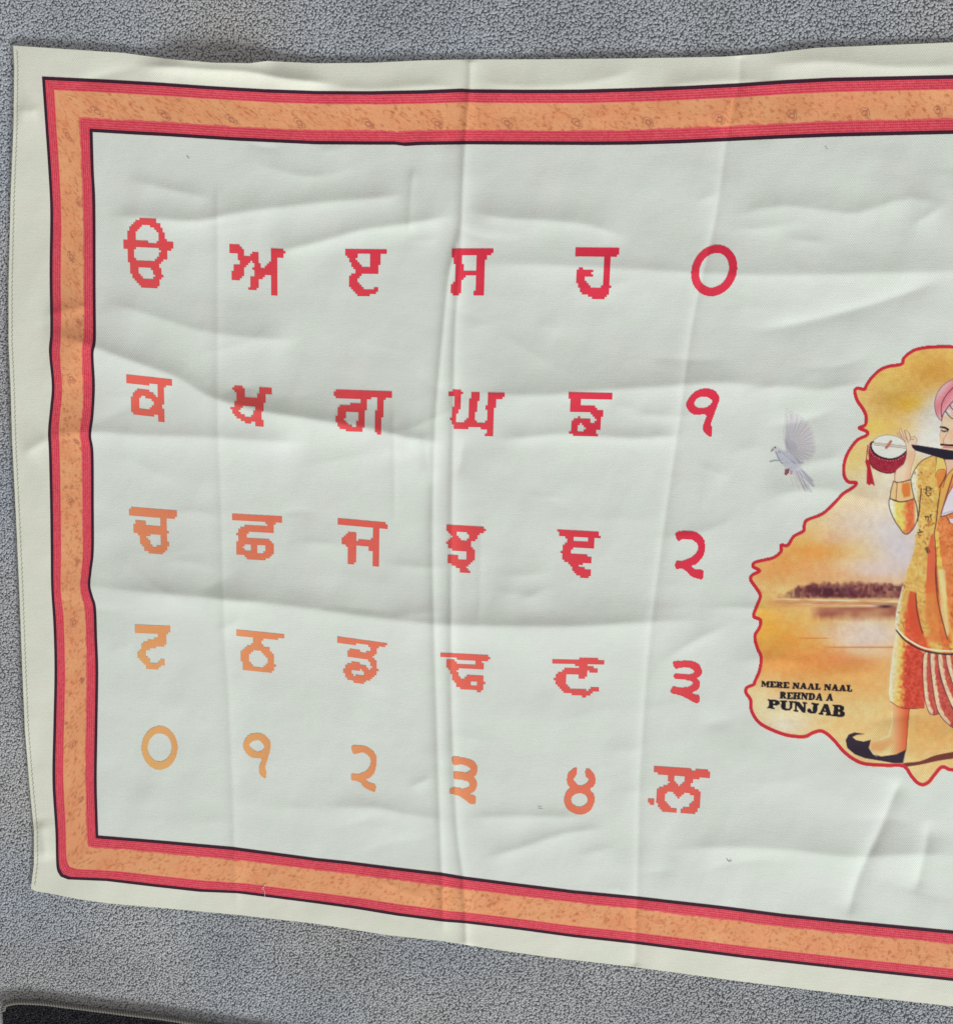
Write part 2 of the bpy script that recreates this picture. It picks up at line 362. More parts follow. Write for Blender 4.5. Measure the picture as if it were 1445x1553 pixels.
# ------------------------------------------------------------------ dark rug in the corner
def rug():
    top = 0.0075
    o = empty('rug', onto(np.array(100.), np.array(1600.), 0.0))
    loc = np.array(o.location)
    o['label'] = 'black pile rug with a grey corded edge in the bottom left corner'; o['category'] = 'rug'
    # backing slab
    ring = RUG_POLY; c = ring.mean(0); n = len(ring)
    Pt = onto(ring[:,0], ring[:,1], top-0.004); Pb = onto(ring[:,0], ring[:,1], 0.0)
    Pb[:,2] = -0.002; Pb[:,:2] = Pt[:,:2]
    V = np.vstack([Pt, Pb, onto(np.array([c[0]]), np.array([c[1]]), top-0.004)]) - loc
    f = [(i, i+n, (i+1) % n) for i in range(n)] + [((i+1) % n, i+n, (i+1) % n + n) for i in range(n)] + [(i, (i+1) % n, 2*n) for i in range(n)]
    mesh_obj('backing', V, f, lin((30,30,33)), MAT_RUG, o)
    q = onto(np.array([4., 560, 560, 4]), np.array([1515., 1515, 1760, 1760]), top)
    p = lay_points(q[:,0].min(), q[:,1].min(), q[:,0].max(), q[:,1].max(), 0.0026)
    x, y = px_of(p, top)
    k = inside(RUG_POLY, x, y) & (segdist(RUG_EDGE, x, y) > 3.4) & (y < 1740)
    t = tufts('pile', p[k], lin((44,43,49)), 0.0015, 0.006, 0.0013, 0.5, MAT_RUG, o, top-0.001, 4)
    t.data.transform(Matrix.Translation(-Vector(loc))); t['kind'] = 'stuff'
    # binding: yarn wrapped round the edge, rib after rib
    path = onto(RUG_EDGE[:,0], RUG_EDGE[:,1], 0.0062)
    d = np.r_[0, np.cumsum(np.linalg.norm(np.diff(path, axis=0), axis=1))]
    s = np.arange(0, d[-1], 0.00055); C = np.stack([np.interp(s, d, path[:,i]) for i in range(3)], -1)
    T = np.gradient(C, axis=0); T /= np.linalg.norm(T, axis=1, keepdims=True)
    S = np.cross(T, [0,0,1]); S /= np.linalg.norm(S, axis=1, keepdims=True)
    rad = 0.0031*(0.78 + 0.34*np.abs(np.sin(s*math.pi/0.0042))) * (1 + 0.06*vnoise(s*1000, s*0, 14, 5))
    K = 10; a = np.arange(K)*2*math.pi/K
    sl = 0.0006*np.sin(a)
    V = C[:,None,:] + rad[:,None,None]*(np.cos(a)[None,:,None]*S[:,None,:] + np.sin(a)[None,:,None]*np.array([0,0,1.0]))
    V = V + T[:,None,:]*(np.cos(a)*0.0008)[None,:,None]
    m = len(s); i = np.arange(m-1)[:,None]*K; j = np.arange(K)[None]; j2 = (j+1) % K
    Fc = np.stack([i+j, i+K+j, i+K+j2, i+j2], -1).reshape(-1, 4)
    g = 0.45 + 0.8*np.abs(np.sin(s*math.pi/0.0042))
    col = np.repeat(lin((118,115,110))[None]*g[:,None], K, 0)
    mesh_obj('edge_binding', V.reshape(-1,3) - loc, Fc, col, MAT_CORD, o)
rug()

# ------------------------------------------------------------------ the cloth
CLOTH = empty('printed_cloth', (0, 0, 0))
CLOTH['label'] = 'off-white printed cloth with red and orange border, laid on the grey carpet'
CLOTH['category'] = 'cloth'
def curve_y(c, x): c = np.array(c); return np.interp(x, c[:,0], c[:,1])
def left_x(y): c = np.array(LEFT); return np.interp(y, c[:,1], c[:,0])
TO = [(63.6,115.5),(160,120),(238,124.5),(301,129),(325,130.5),(400,134.8),(480,137.6),(560,138),(640,136.5),(700,134),(713,135),(800,135.8),(880,135.5),(960,133.2),(1040,130),(1119,126),(1190,121),(1260,117.5),(1350,115.5),(1445,113.4),(1560,111),(XR,109)]
TI = [(140.6,199.8),(200,203.4),(250,206),(360,213),(480,218.5),(560,219),(600,219),(615,221),(640,219.5),(712,218.5),(800,219),(900,219.5),(960,219),(1030,217),(1100,213.8),(1180,210),(1260,207),(1350,204.8),(1445,202.7),(1560,201),(XR,199)]
BI = [(149,1267.7),(247,1275.6),(353,1285),(420,1294),(480,1302),(524.6,1306.5),(600,1316),(668.7,1324),(701,1329.5),(789,1341),(870,1351),(960,1359.5),(1097,1375),(1190,1387),(1282.6,1396.5),(1445,1412),(XR,1437)]
BO = [(92,1330),(103,1334.3),(161,1336.7),(230,1345),(302,1353),(360,1355.3),(420,1363),(480,1370.7),(536.6,1378.5),(600,1389),(672,1398.4),(706.4,1401),(788.8,1411),(870,1422),(960,1431.8),(1131.6,1454),(1300,1473),(1445,1488.5),(XR,1517)]
LO = [(63.6,115.5),(68.6,187),(73.6,261),(76.3,321),(75.3,412),(76.3,500),(74.3,533.5),(78.7,584),(76,620),(73,654),(74.3,687),(76,760),(77,835),(77.7,892),(81.3,952),(82.7,1020),(81,1106),(79.6,1185),(84,1260),(85,1301),(86.5,1320),(92,1330)]
LI = [(140.6,199.8),(142.3,261),(144.6,311),(145,445),(145.3,515),(141.8,537),(144,584),(141.8,630),(138.2,660.7),(141.8,687),(142.3,768),(142.3,835),(139,865),(137.0,888),(141,905),(145.6,922),(147.3,968.6),(149,1020),(147.5,1123),(146.8,1191.5),(149,1267.7)]
FIELD = np.array(TI + BI[::-1] + LI[::-1][1:-1], float)

def ground_colour(X, Y):
    """printed field inside the border, bare cream selvedge outside"""
    f = inside(FIELD, X, Y)
    a = ink((209,214,208)); b = ink((213,214,201))
    c = np.where(f[...,None], a, b)
    return c
nx, ny = 580, 440
U = np.linspace(0, 1, nx)[None,:] * np.ones((ny,1)); Vv = np.linspace(0, 1, ny)[:,None] * np.ones((1,nx))
X = 20 + U*(XR-20); Y = curve_y(TOP, X)*(1-Vv) + curve_y(BOT, X)*Vv
for _ in range(4):
    X = left_x(Y)*(1-U) + XR*U
    Y = curve_y(TOP, X)*(1-Vv) + curve_y(BOT, X)*Vv
def fabric():
    P = cloth_point(X, Y); n = cloth_normal(X, Y); c = ground_colour(X, Y)
    Q = quads(ny, nx)
    # rim: the cut edge turns down by the cloth's thickness
    idx = np.arange(nx*ny).reshape(ny, nx)
    rim = np.concatenate([idx[0,::-1], idx[1:,0], idx[-1,1:]])
    V = P.reshape(-1,3); R = V[rim].copy(); R[:,2] -= 0.0011
    base = len(V); k = np.arange(len(rim)-1)
    RQ = np.stack([rim[k], base+k, base+k+1, rim[k+1]], -1)
    N_ = np.vstack([n.reshape(-1,3), n.reshape(-1,3)[rim]])
    C_ = np.vstack([c.reshape(-1,3), c.reshape(-1,3)[rim]*0.97])
    o = mesh_obj('fabric', np.vstack([V, R]), np.vstack([Q, RQ]), C_, MAT_CLOTH, CLOTH, N_)
    return o
fabric()

# ---- printed border -------------------------------------------------------
def stamp(img, Xc, Yc, x0, x1, y0, y1, fn):
    """img rows follow Yc (across), columns follow Xc (along); fn(X, Y) -> alpha, colour"""
    i0, i1 = np.searchsorted(Xc, [x0, x1]); j0, j1 = np.searchsorted(Yc, [y0, y1])
    if i1 <= i0 or j1 <= j0: return
    Xl, Yl = np.meshgrid(Xc[i0:i1], Yc[j0:j1])
    a, c = fn(Xl, Yl); a = np.clip(a, 0, 1)[...,None]
    img[j0:j1, i0:i1] = img[j0:j1, i0:i1]*(1-a) + np.asarray(c, float)*a
def border_side(O, I, byx, kind, seed):
    r = random.Random(seed)
    O = np.array(O); I = np.array(I)
    a = 0 if byx else 1
    if not byx: O = spline(O, 5); I = spline(I, 5)
    s = np.linspace(0, 1, int((O[-1,a]-O[0,a])/1.25))
    def at(C):
        p = C[0,a] + s*(C[-1,a]-C[0,a]); q = np.interp(p, C[:,a], C[:,1-a])
        return (p, q) if byx else (q, p)
    ox, oy = at(O); ix, iy = at(I)
    Lc = s*(O[-1,a]-O[0,a]); W = 80.0
    cuts = [0, .064, .238, .752, .934, 1.0]
    names = ['border_line', 'border_stripe', 'border_ribbon', 'border_stripe', 'border_line']
    rows = [5, 12, 36, 12, 5]
    for b in range(5):
        v = np.linspace(cuts[b], cuts[b+1], rows[b]+1)
        X = ox[None]*(1-v[:,None]) + ix[None]*v[:,None]; Y = oy[None]*(1-v[:,None]) + iy[None]*v[:,None]
        Xg, Yg = np.meshgrid(Lc, v*W)
        if b in (0, 4): img = np.zeros(X.shape+(3,)) + (58,26,44)
        elif b in (1, 3):
            img = np.zeros(X.shape+(3,)) + (210,70,87)
            t = (v - cuts[b])/(cuts[b+1]-cuts[b])*4.0
            rowb = np.cos(2*math.pi*t)[:,None]; dash = np.sin(Xg*2*math.pi/3.4 + np.floor(t)[:,None]*2.1)
            nz = vnoise(Xg, Yg, 1.7, 50+b) - 0.5
            img += (rowb*22)[...,None]*np.array([0.6,1.1,0.9]) + ((rowb < 0)*dash*17)[...,None]*np.array([.7,1.1,1]) + nz[...,None]*np.array([20,34,28])
        else:
            img = np.zeros(X.shape+(3,)) + (226,154,110)
            img += ((vnoise(Xg, Yg, 26, 60)-0.5)*14)[...,None]*np.array([.6,1,.8]) + ((vnoise(Xg, Yg, 2.0, 61)-0.5)*16)[...,None]
            y0, y1 = v[0]*W, v[-1]*W; hgt = y1-y0
            Yc = v*W
            dark = (172,98,66); mid = (190,116,76)
            # vine tendrils
            for q in range(int(Lc[-1]/24)):
                cx = q*24 + r.uniform(-6, 6); cy = y0 + r.uniform(.15,.85)*hgt; R = r.uniform(6, 12); a0 = r.uniform(0, 6.28); sp = r.uniform(1.4, 3.4)
                def tend(Xl, Yl, cx=cx, cy=cy, R=R, a0=a0, sp=sp):
                    d = np.abs(np.hypot(Xl-cx, Yl-cy) - R); an = (np.arctan2(Yl-cy, Xl-cx) - a0) % 6.283
                    return np.clip(1.25-d, 0, 1)*(an < sp)*0.6, mid
                stamp(img, Lc, Yc, cx-R-2, cx+R+2, cy-R-2, cy+R+2, tend)
            # little flowers and leaves
            for q in range(int(Lc[-1]*hgt/70)):
                cx = r.uniform(0, Lc[-1]); cy = r.uniform(y0+2, y1-2); R = r.choice([1.8,2.4,2.8,3.4]); a0 = r.uniform(0, 6.28); k = r.choice([0,5,5,1]); st = r.uniform(.2,.62)
                def fl(Xl, Yl, cx=cx, cy=cy, R=R, a0=a0, k=k, st=st):
                    dx, dy = Xl-cx, Yl-cy
                    if k == 5: rr = np.hypot(dx,dy); return np.clip(R*(0.72+0.4*np.cos(5*(np.arctan2(dy,dx)-a0)))-rr+0.5,0,1)*st, dark
                    u = dx*math.cos(a0)+dy*math.sin(a0); w_ = -dx*math.sin(a0)+dy*math.cos(a0)
                    return np.clip((1.15-np.hypot(u/R, w_/(R*0.62)))*2.2,0,1)*st*.8, dark if k else mid
                stamp(img, Lc, Yc, cx-R*1.6-1, cx+R*1.6+1, cy-R*1.6-1, cy+R*1.6+1, fl)
            def paisley(cx, cy, R, strength):
                def f(Xl, Yl):
                    dx, dy = Xl-cx, Yl-cy; rr = np.hypot(dx, dy); an = np.arctan2(dy, dx)
                    sp1 = np.clip(1.4-np.abs(rr-(R*0.45+R*0.13*an/3.14)),0,1)
                    sp2 = np.clip(1.2-np.abs(rr-R*0.9),0,1)*(an < 1.9)
                    dot = np.clip(1.5-np.hypot(dx-R*0.45, (dy+R*0.35)*1.2),0,1)
                    dot2 = np.clip(1.1-np.hypot(dx+R*0.05, dy-R*0.2),0,1)
                    return np.maximum.reduce([sp1*0.75, sp2*0.55, dot, dot2])*strength, (140,78,66)
                stamp(img, Lc, Yc, cx-R*1.4-2, cx+R*1.4+2, cy-R*1.4-2, cy+R*1.4+2, f)
            if kind == 'top':
                cx = 38
                while cx < Lc[-1]: paisley(cx, y0+hgt*.72, 8.0, .9); cx += 104 + 12*cx/1400
            elif kind == 'left':
                cx = 52
                q = 0
                while cx < Lc[-1]: paisley(cx, y0+hgt*(.45 if q % 2 == 0 else .78), 7.5 if q % 2 == 0 else 5, .8); cx += 98; q += 1
            else:
                cx = 55
                while cx < Lc[-1]:
                    def arc(Xl, Yl, cx=cx):
                        d = np.abs(np.hypot(Xl-cx+22, Yl-y0-hgt*.35)-26)
                        return np.clip(0.9-d,0,1)*.6*(Xl > cx-18), (196,118,66)
                    stamp(img, Lc, Yc, cx-50, cx+12, y0-5, y1+5, arc); cx += 95 + 13*cx/1300
            # the red of the stripe bleeds into the ribbon's edges
            e = (vnoise(Xg, Yg*0, 4, 70) + vnoise(Xg, Yg*0, 23, 71))*2.2
            al = np.clip(e - (y1-Yg), 0, 1)*0.75; img = img*(1-al[...,None]) + np.array((207,70,88))*al[...,None]
            al = np.clip(e*0.45 - (Yg-y0), 0, 1)*0.6; img = img*(1-al[...,None]) + np.array((207,70,88))*al[...,None]
        print_sheet(names[b], X, Y, ink(np.clip(img, 0, 255)), CLOTH)
border_side(TO, TI, True, 'top', 1)
border_side(LO, LI, False, 'left', 2)
border_side(BO, BI, True, 'bottom', 3)

# ---- printed letters ------------------------------------------------------
GL = []
def g(ox, oy, s, t, kind, outer, *holes, fine=False): GL.append((ox, oy, s, t, kind, [outer]+list(holes), fine))
def ell(cx, cy, rx, ry, n=48): return [(cx+rx*math.cos(i*2*math.pi/n), cy+ry*math.sin(i*2*math.pi/n)) for i in range(n)]
S = 14.45
g(180,330,14.12,.22,'letter',[(470,15),(770,15),(830,130),(900,150),(950,290),(1000,310),(1000,460),(1060,510),(1175,520),(1175,670),(1090,690),(1035,760),(1035,860),(930,960),(870,1010),(905,1110),(905,1210),(945,1215),(945,1265),(900,1270),(890,1400),(820,1490),(800,1500),(500,1480),(420,1410),(370,1350),(285,1250),(250,1100),(245,960),(200,950),(200,700),(160,680),(105,630),(105,485),(160,450),(200,440),(205,290),(240,200),(320,100),(370,50)],
 [(510,160),(670,170),(760,230),(860,340),(860,500),(820,530),(390,500),(350,420),(380,320),(430,260),(500,180)],[(385,620),(860,655),(900,710),(860,770),(860,830),(770,940),(380,910),(330,850),(335,660)],[(420,1080),(680,1090),(770,1220),(760,1300),(700,1335),(560,1325),(420,1150)])
g(340,360,S,.14,'letter',[(100,145),(320,160),(380,220),(420,280),(430,385),(560,395),(620,300),(750,305),(760,460),(750,570),(800,580),(805,680),(890,690),(940,590),(1010,545),(1040,500),(1040,220),(1320,235),(1320,290),(1365,295),(1365,330),(1320,340),(1315,440),(1180,440),(1170,600),(1165,1280),(1015,1275),(1040,800),(900,800),(850,900),(770,940),(745,1090),(700,1135),(510,1120),(510,1085),(565,1080),(565,880),(660,820),(675,740),(640,710),(640,660),(670,620),(660,560),(580,515),(470,630),(430,680),(430,860),(330,910),(320,950),(180,940),(150,820),(190,700),(240,590),(330,590),(335,500),(290,460),(295,370),(110,355)])
g(510,365,S,.08,'letter',[(190,185),(1105,195),(1095,300),(955,305),(935,730),(560,730),(545,780),(460,850),(500,930),(590,1030),(600,1060),(820,1065),(840,1010),(920,1010),(915,1100),(880,1150),(740,1160),(730,1210),(490,1210),(400,1140),(265,990),(265,790),(320,730),(420,720),(430,640),(330,560),(330,480),(280,450),(270,360),(190,280)],[(485,300),(755,300),(750,570),(560,565),(500,500),(425,385)])
g(670,365,S,.03,'letter',[(205,175),(1125,170),(1120,270),(1065,320),(970,335),(925,1195),(710,1195),(745,775),(510,770),(490,830),(440,840),(435,1100),(340,1195),(240,1195),(200,1150),(210,950),(260,890),(315,870),(325,510),(280,490),(240,380),(200,325)],[(445,330),(770,325),(745,655),(470,655),(460,510),(435,500)])
g(860,365,S,0,'letter',[(200,155),(1135,165),(1130,265),(1070,330),(965,340),(920,1000),(960,1010),(960,1050),(915,1060),(905,1170),(790,1270),(585,1270),(490,1210),(335,1160),(300,1100),(245,980),(205,880),(220,660),(280,610),(590,615),(580,650),(535,670),(530,710),(575,730),(570,770),(400,770),(400,870),(560,1050),(700,1050),(770,990),(815,335),(190,320)])
g(1048,370.5,1,0,'numeral',[(35+34.5*math.cos(a)-5*math.sin(a),39.5+39*math.sin(a)) for a in np.linspace(0,6.283,60)[:-1]],[(34.7+22.5*math.cos(a)-4*math.sin(a),39.2+26.4*math.sin(a)) for a in np.linspace(0,6.283,60)[:-1]],fine=True)
g(180,560,S,.42,'letter',[(195,125),(1190,235),(1180,355),(1035,350),(1000,400),(1015,620),(980,640),(980,770),(935,800),(940,860),(980,880),(1015,975),(985,1165),(845,1160),(870,1010),(820,960),(740,1040),(380,1020),(290,920),(275,820),(275,630),(310,540),(400,440),(650,460),(750,520),(820,605),(880,570),(870,380),(820,330),(690,310),(670,350),(180,320),(165,175)],[(490,595),(570,600),(590,640),(700,665),(765,730),(755,800),(680,850),(665,895),(490,890),(445,820),(460,650)])
g(340,570,S,.3,'letter',[(250,200),(345,205),(430,250),(480,320),(445,455),(735,480),(765,245),(1050,265),(1020,405),(930,410),(900,520),(820,860),(880,1130),(700,1120),(660,1010),(580,1035),(420,1010),(270,910),(130,710),(205,680),(240,570),(285,530),(270,470),(270,340),(190,325),(205,250)],[(400,635),(675,650),(635,880),(540,890),(480,890),(370,830),(310,770),(380,700)])
g(500,575,S,.2,'letter',[(135,205),(1360,245),(1345,400),(1250,405),(1200,460),(1160,800),(1110,1195),(970,1185),(985,950),(1055,430),(1010,390),(920,390),(910,430),(825,430),(760,910),(780,940),(770,1040),(735,1050),(740,1175),(370,1135),(200,1060),(135,910),(150,790),(180,650),(240,570),(430,570),(440,530),(670,530),(690,425),(120,400),(120,350),(85,345),(90,265),(130,265)],[(355,700),(635,705),(590,1030),(520,1070),(430,990),(325,920)])
g(670,580,S,.12,'letter',[(230,175),(405,175),(450,235),(365,695),(320,700),(315,860),(500,865),(575,760),(600,700),(565,690),(650,190),(795,195),(830,240),(755,660),(715,670),(710,820),(755,870),(940,870),(1000,820),(1005,620),(965,610),(1035,205),(1380,215),(1355,340),(1205,350),(1150,640),(1125,1160),(930,1155),(930,1120),(990,1110),(985,1010),(705,1000),(690,965),(610,965),(595,1005),(280,1000),(205,890),(205,810),(165,790),(165,760),(215,750),(220,650),(235,610),(235,560),(280,550),(290,370),(255,310),(120,300),(130,220),(220,225)])
g(850,580,S,.04,'letter',[(205,195),(1130,215),(1110,380),(440,370),(430,510),(770,525),(780,570),(920,635),(880,1000),(810,1050),(770,1090),(815,1140),(805,1205),(305,1190),(290,1145),(205,1135),(235,850),(290,810),(390,805),(395,765),(490,770),(495,805),(640,815),(640,900),(730,905),(740,850),(780,830),(740,740),(660,700),(650,665),(210,660),(240,355),(190,345)],[(370,950),(455,900),(560,1010),(560,1050),(460,1060),(435,1100),(370,1045)])
g(1020,580,S,0,'numeral',[(640,140),(800,140),(930,190),(1010,300),(1025,370),(960,560),(900,720),(850,860),(835,940),(865,1000),(855,1170),(800,1180),(700,1100),(665,1010),(690,880),(735,710),(490,705),(370,640),(305,530),(300,450),(400,290),(500,200)],[(620,315),(750,315),(860,390),(860,450),(760,540),(640,565),(530,545),(470,450),(530,360)],fine=True)
g(180,755,S,.72,'letter',[(255,195),(1255,275),(1255,420),(1215,465),(1130,465),(1050,440),(1035,480),(1040,740),(1085,760),(1085,795),(1040,810),(1040,940),(1095,950),(1090,1080),(1010,1220),(680,1215),(570,1130),(490,990),(480,860),(430,800),(310,790),(305,650),(400,500),(575,510),(580,605),(915,635),(920,445),(220,385),(220,245),(255,240)],[(570,815),(915,830),(920,1070),(760,1065)])
g(340,765,S,.58,'letter',[(165,190),(1275,250),(1280,400),(1130,405),(1095,450),(1085,635),(540,595),(500,660),(500,740),(985,780),(1085,890),(1075,1090),(980,1160),(895,1215),(460,1180),(430,1125),(320,1115),(275,1060),(275,830),(310,810),(320,670),(275,660),(280,625),(320,610),(320,540),(460,455),(960,485),(900,380),(180,325)],[(440,890),(575,895),(575,1040),(440,1035),(435,980),(405,960),(440,930)],[(725,905),(900,920),(895,1010),(850,1065),(725,1060)])
g(500,775,S,.42,'letter',[(165,135),(1275,235),(1230,300),(1270,330),(1270,375),(1090,370),(1075,1215),(930,1210),(935,910),(845,830),(830,790),(575,775),(565,1110),(520,1165),(425,1165),(390,1100),(390,765),(245,740),(250,650),(440,460),(575,465),(585,640),(840,660),(945,590),(945,400),(900,345),(165,285),(200,215)])
g(660,785,S,.24,'letter',[(230,145),(400,145),(550,180),(1045,205),(1105,270),(1040,350),(950,370),(910,470),(800,545),(760,615),(855,700),(850,940),(800,960),(790,1040),(700,1060),(700,1140),(755,1150),(750,1200),(565,1190),(520,1130),(290,1000),(290,960),(250,940),(255,905),(290,890),(295,800),(470,820),(500,900),(530,930),(650,930),(700,850),(710,740),(360,700),(300,690),(260,640),(260,510),(345,495),(360,420),(310,360),(230,280)],[(490,320),(700,330),(770,410),(670,520),(570,515),(490,420)])
g(830,790,S,.1,'letter',[(240,175),(1155,225),(1130,290),(1155,330),(1150,375),(1060,380),(1025,440),(1045,615),(590,600),(520,650),(525,740),(965,770),(965,925),(765,920),(755,960),(700,990),(720,1025),(800,1030),(820,1080),(960,1085),(955,1180),(900,1240),(710,1225),(570,1110),(510,1000),(465,945),(455,890),(365,880),(320,830),(320,730),(270,720),(275,685),(320,680),(330,540),(430,470),(430,390),(385,340),(240,325)],[(575,350),(885,365),(875,455),(575,445)])
g(1000,790,S,0,'numeral',[(355,275),(480,225),(700,225),(860,285),(970,410),(995,520),(985,680),(940,800),(800,950),(700,985),(780,1060),(955,1090),(945,1270),(830,1265),(690,1210),(600,1120),(500,1050),(355,1045),(375,880),(520,875),(680,810),(800,710),(850,590),(830,510),(740,430),(660,400),(500,405),(405,440)],fine=True)
g(180,930,S,.92,'letter',[(355,270),(1150,300),(1140,440),(1030,445),(1020,620),(1060,640),(1050,680),(1010,720),(830,720),(800,760),(640,800),(590,870),(590,930),(730,1090),(870,1100),(930,1010),(1010,1010),(1020,1110),(860,1230),(640,1225),(420,970),(425,850),(500,770),(510,710),(560,650),(730,570),(845,555),(850,440),(355,420)])
g(345,940,S,.78,'letter',[(185,195),(1260,300),(1210,430),(770,400),(760,520),(800,590),(890,605),(970,740),(1030,755),(1030,980),(1055,990),(1050,1030),(1020,1090),(940,1170),(410,1130),(320,1080),(320,940),(280,920),(280,840),(320,820),(270,760),(320,690),(470,560),(580,520),(580,380),(185,345)],[(590,680),(740,690),(820,770),(900,860),(900,910),(780,1040),(590,1030),(490,950),(455,870),(480,790)])
g(500,950,S,.6,'letter',[(160,220),(1260,370),(1250,430),(1120,440),(1030,520),(1025,590),(940,660),(980,740),(1015,770),(1015,960),(1060,965),(1055,1000),(1010,1020),(1010,1090),(870,1180),(740,1250),(520,1235),(490,1180),(400,1170),(335,1105),(335,1010),(295,1000),(295,960),(335,950),(335,830),(470,830),(480,795),(655,805),(670,855),(800,880),(860,970),(920,910),(880,790),(830,745),(390,680),(400,540),(440,500),(665,515),(680,560),(850,565),(900,540),(895,460),(850,440),(840,385),(720,385),(680,400),(520,390),(170,355)],[(470,940),(690,960),(740,1020),(735,1095),(530,1080),(470,1020)])
g(660,970,S,.44,'letter',[(85,275),(360,320),(1030,345),(1035,315),(1165,325),(1175,370),(1215,375),(1210,410),(1175,415),(1170,480),(1040,485),(1045,650),(520,650),(490,690),(490,780),(600,900),(680,820),(780,770),(1000,780),(1055,840),(1060,940),(1095,950),(1090,990),(1050,1000),(1040,1085),(990,1140),(580,1105),(560,1050),(490,1040),(360,820),(340,700),(230,570),(235,460),(390,430),(480,540),(560,560),(850,560),(890,530),(880,465),(470,435),(410,385),(110,360)],[(760,930),(905,930),(900,1025),(760,1020)])
g(825,980,S,.3,'letter',[(160,275),(750,310),(760,270),(1310,295),(1305,410),(950,395),(950,465),(1100,470),(1180,530),(1140,580),(1000,570),(950,545),(940,600),(945,650),(895,710),(755,700),(740,640),(510,640),(460,690),(465,790),(610,950),(980,975),(1000,930),(1100,885),(1190,890),(1185,990),(1090,1000),(1080,1030),(930,1115),(610,1090),(590,1040),(450,1030),(265,820),(265,760),(210,750),(215,715),(265,705),(270,620),(460,500),(800,510),(800,470),(700,420),(610,395),(160,380)])
g(1000,985,S,.16,'numeral',[(295,290),(420,255),(700,260),(850,320),(920,430),(930,500),(900,580),(820,635),(885,710),(880,820),(830,890),(720,955),(780,990),(870,1010),(865,1165),(760,1165),(620,1090),(480,1020),(370,990),(270,965),(240,930),(260,880),(300,820),(420,835),(590,835),(700,790),(730,740),(690,700),(520,660),(335,640),(345,540),(600,550),(720,540),(765,490),(700,430),(620,400),(450,405),(350,425)],fine=True)
g(200,1090,S,1.05,'numeral',ell(608,645,392,478),ell(610,635,262,312),fine=True)
g(350,1100,S,.95,'numeral',[(480,185),(680,190),(780,260),(860,360),(865,520),(820,700),(770,860),(750,960),(780,1010),(775,1140),(740,1165),(660,1110),(625,1020),(630,900),(670,740),(460,710),(340,610),(280,500),(285,380),(360,250)],[(560,335),(640,345),(740,480),(650,575),(540,570),(400,450),(470,360)],fine=True)
g(500,1115,S,.84,'numeral',[(485,245),(620,230),(780,250),(920,330),(1010,440),(1030,560),(1000,760),(940,880),(840,960),(790,970),(860,1040),(1000,1090),(990,1240),(880,1215),(760,1150),(650,1030),(480,990),(490,855),(640,855),(800,790),(880,690),(900,590),(880,490),(790,410),(700,385),(520,410)],fine=True)
g(660,1135,S,.74,'numeral',[(370,210),(470,190),(720,235),(840,290),(920,400),(925,490),(890,590),(850,630),(910,740),(900,880),(840,960),(760,1015),(890,1065),(870,1225),(760,1215),(620,1110),(500,1040),(350,1005),(305,960),(350,880),(480,865),(620,890),(740,850),(755,800),(730,740),(560,690),(410,665),(430,515),(650,540),(760,490),(760,440),(680,390),(560,355),(400,365)],fine=True)
g(830,1150,S,.56,'numeral',[(540,250),(640,220),(630,380),(570,460),(640,570),(720,605),(820,580),(905,480),(840,390),(850,235),(940,255),(1020,350),(1050,450),(1035,590),(940,690),(1020,800),(1025,970),(940,1150),(760,1240),(600,1220),(430,1110),(370,950),(390,810),(430,720),(495,660),(440,570),(430,460),(460,340)],ell(705,920,182,148),fine=True)
g(975,1145,13.14,.4,'letter',[(225,230),(815,285),(830,250),(960,265),(975,300),(1050,305),(1060,275),(1280,300),(1325,345),(1320,440),(1270,475),(1030,470),(975,530),(970,590),(945,610),(1020,660),(1110,700),(1145,795),(1125,1050),(1050,1150),(960,1190),(745,1155),(745,1070),(850,1060),(940,1010),(960,940),(1000,920),(1000,830),(940,770),(830,770),(700,870),(600,760),(550,725),(450,790),(450,940),(530,1045),(660,1060),(650,1150),(370,1120),(300,1010),(270,920),(275,700),(380,630),(490,600),(525,550),(485,530),(490,395),(220,365)],[(620,415),(855,440),(840,520),(715,650),(620,490)],ell(168,930,64,70))
STOPS = np.array([(214,50,74),(218,70,78),(218,88,84),(222,108,88),(222,128,94),(222,146,98),(222,166,106)], float)
def glyph_colour(t):
    t = min(max(t, 0), 1)*6; i = min(int(t), 5); return STOPS[i]*(1-t+i) + STOPS[i+1]*(t-i)
SLOPES = [.045,.05,.01,.0,.01,0,.11,.067,.033,.02,.02,0,.08,.054,.09,.06,.055,0,.038,.1,.137,.05,.02,0,0,0,0,0,0,.07]
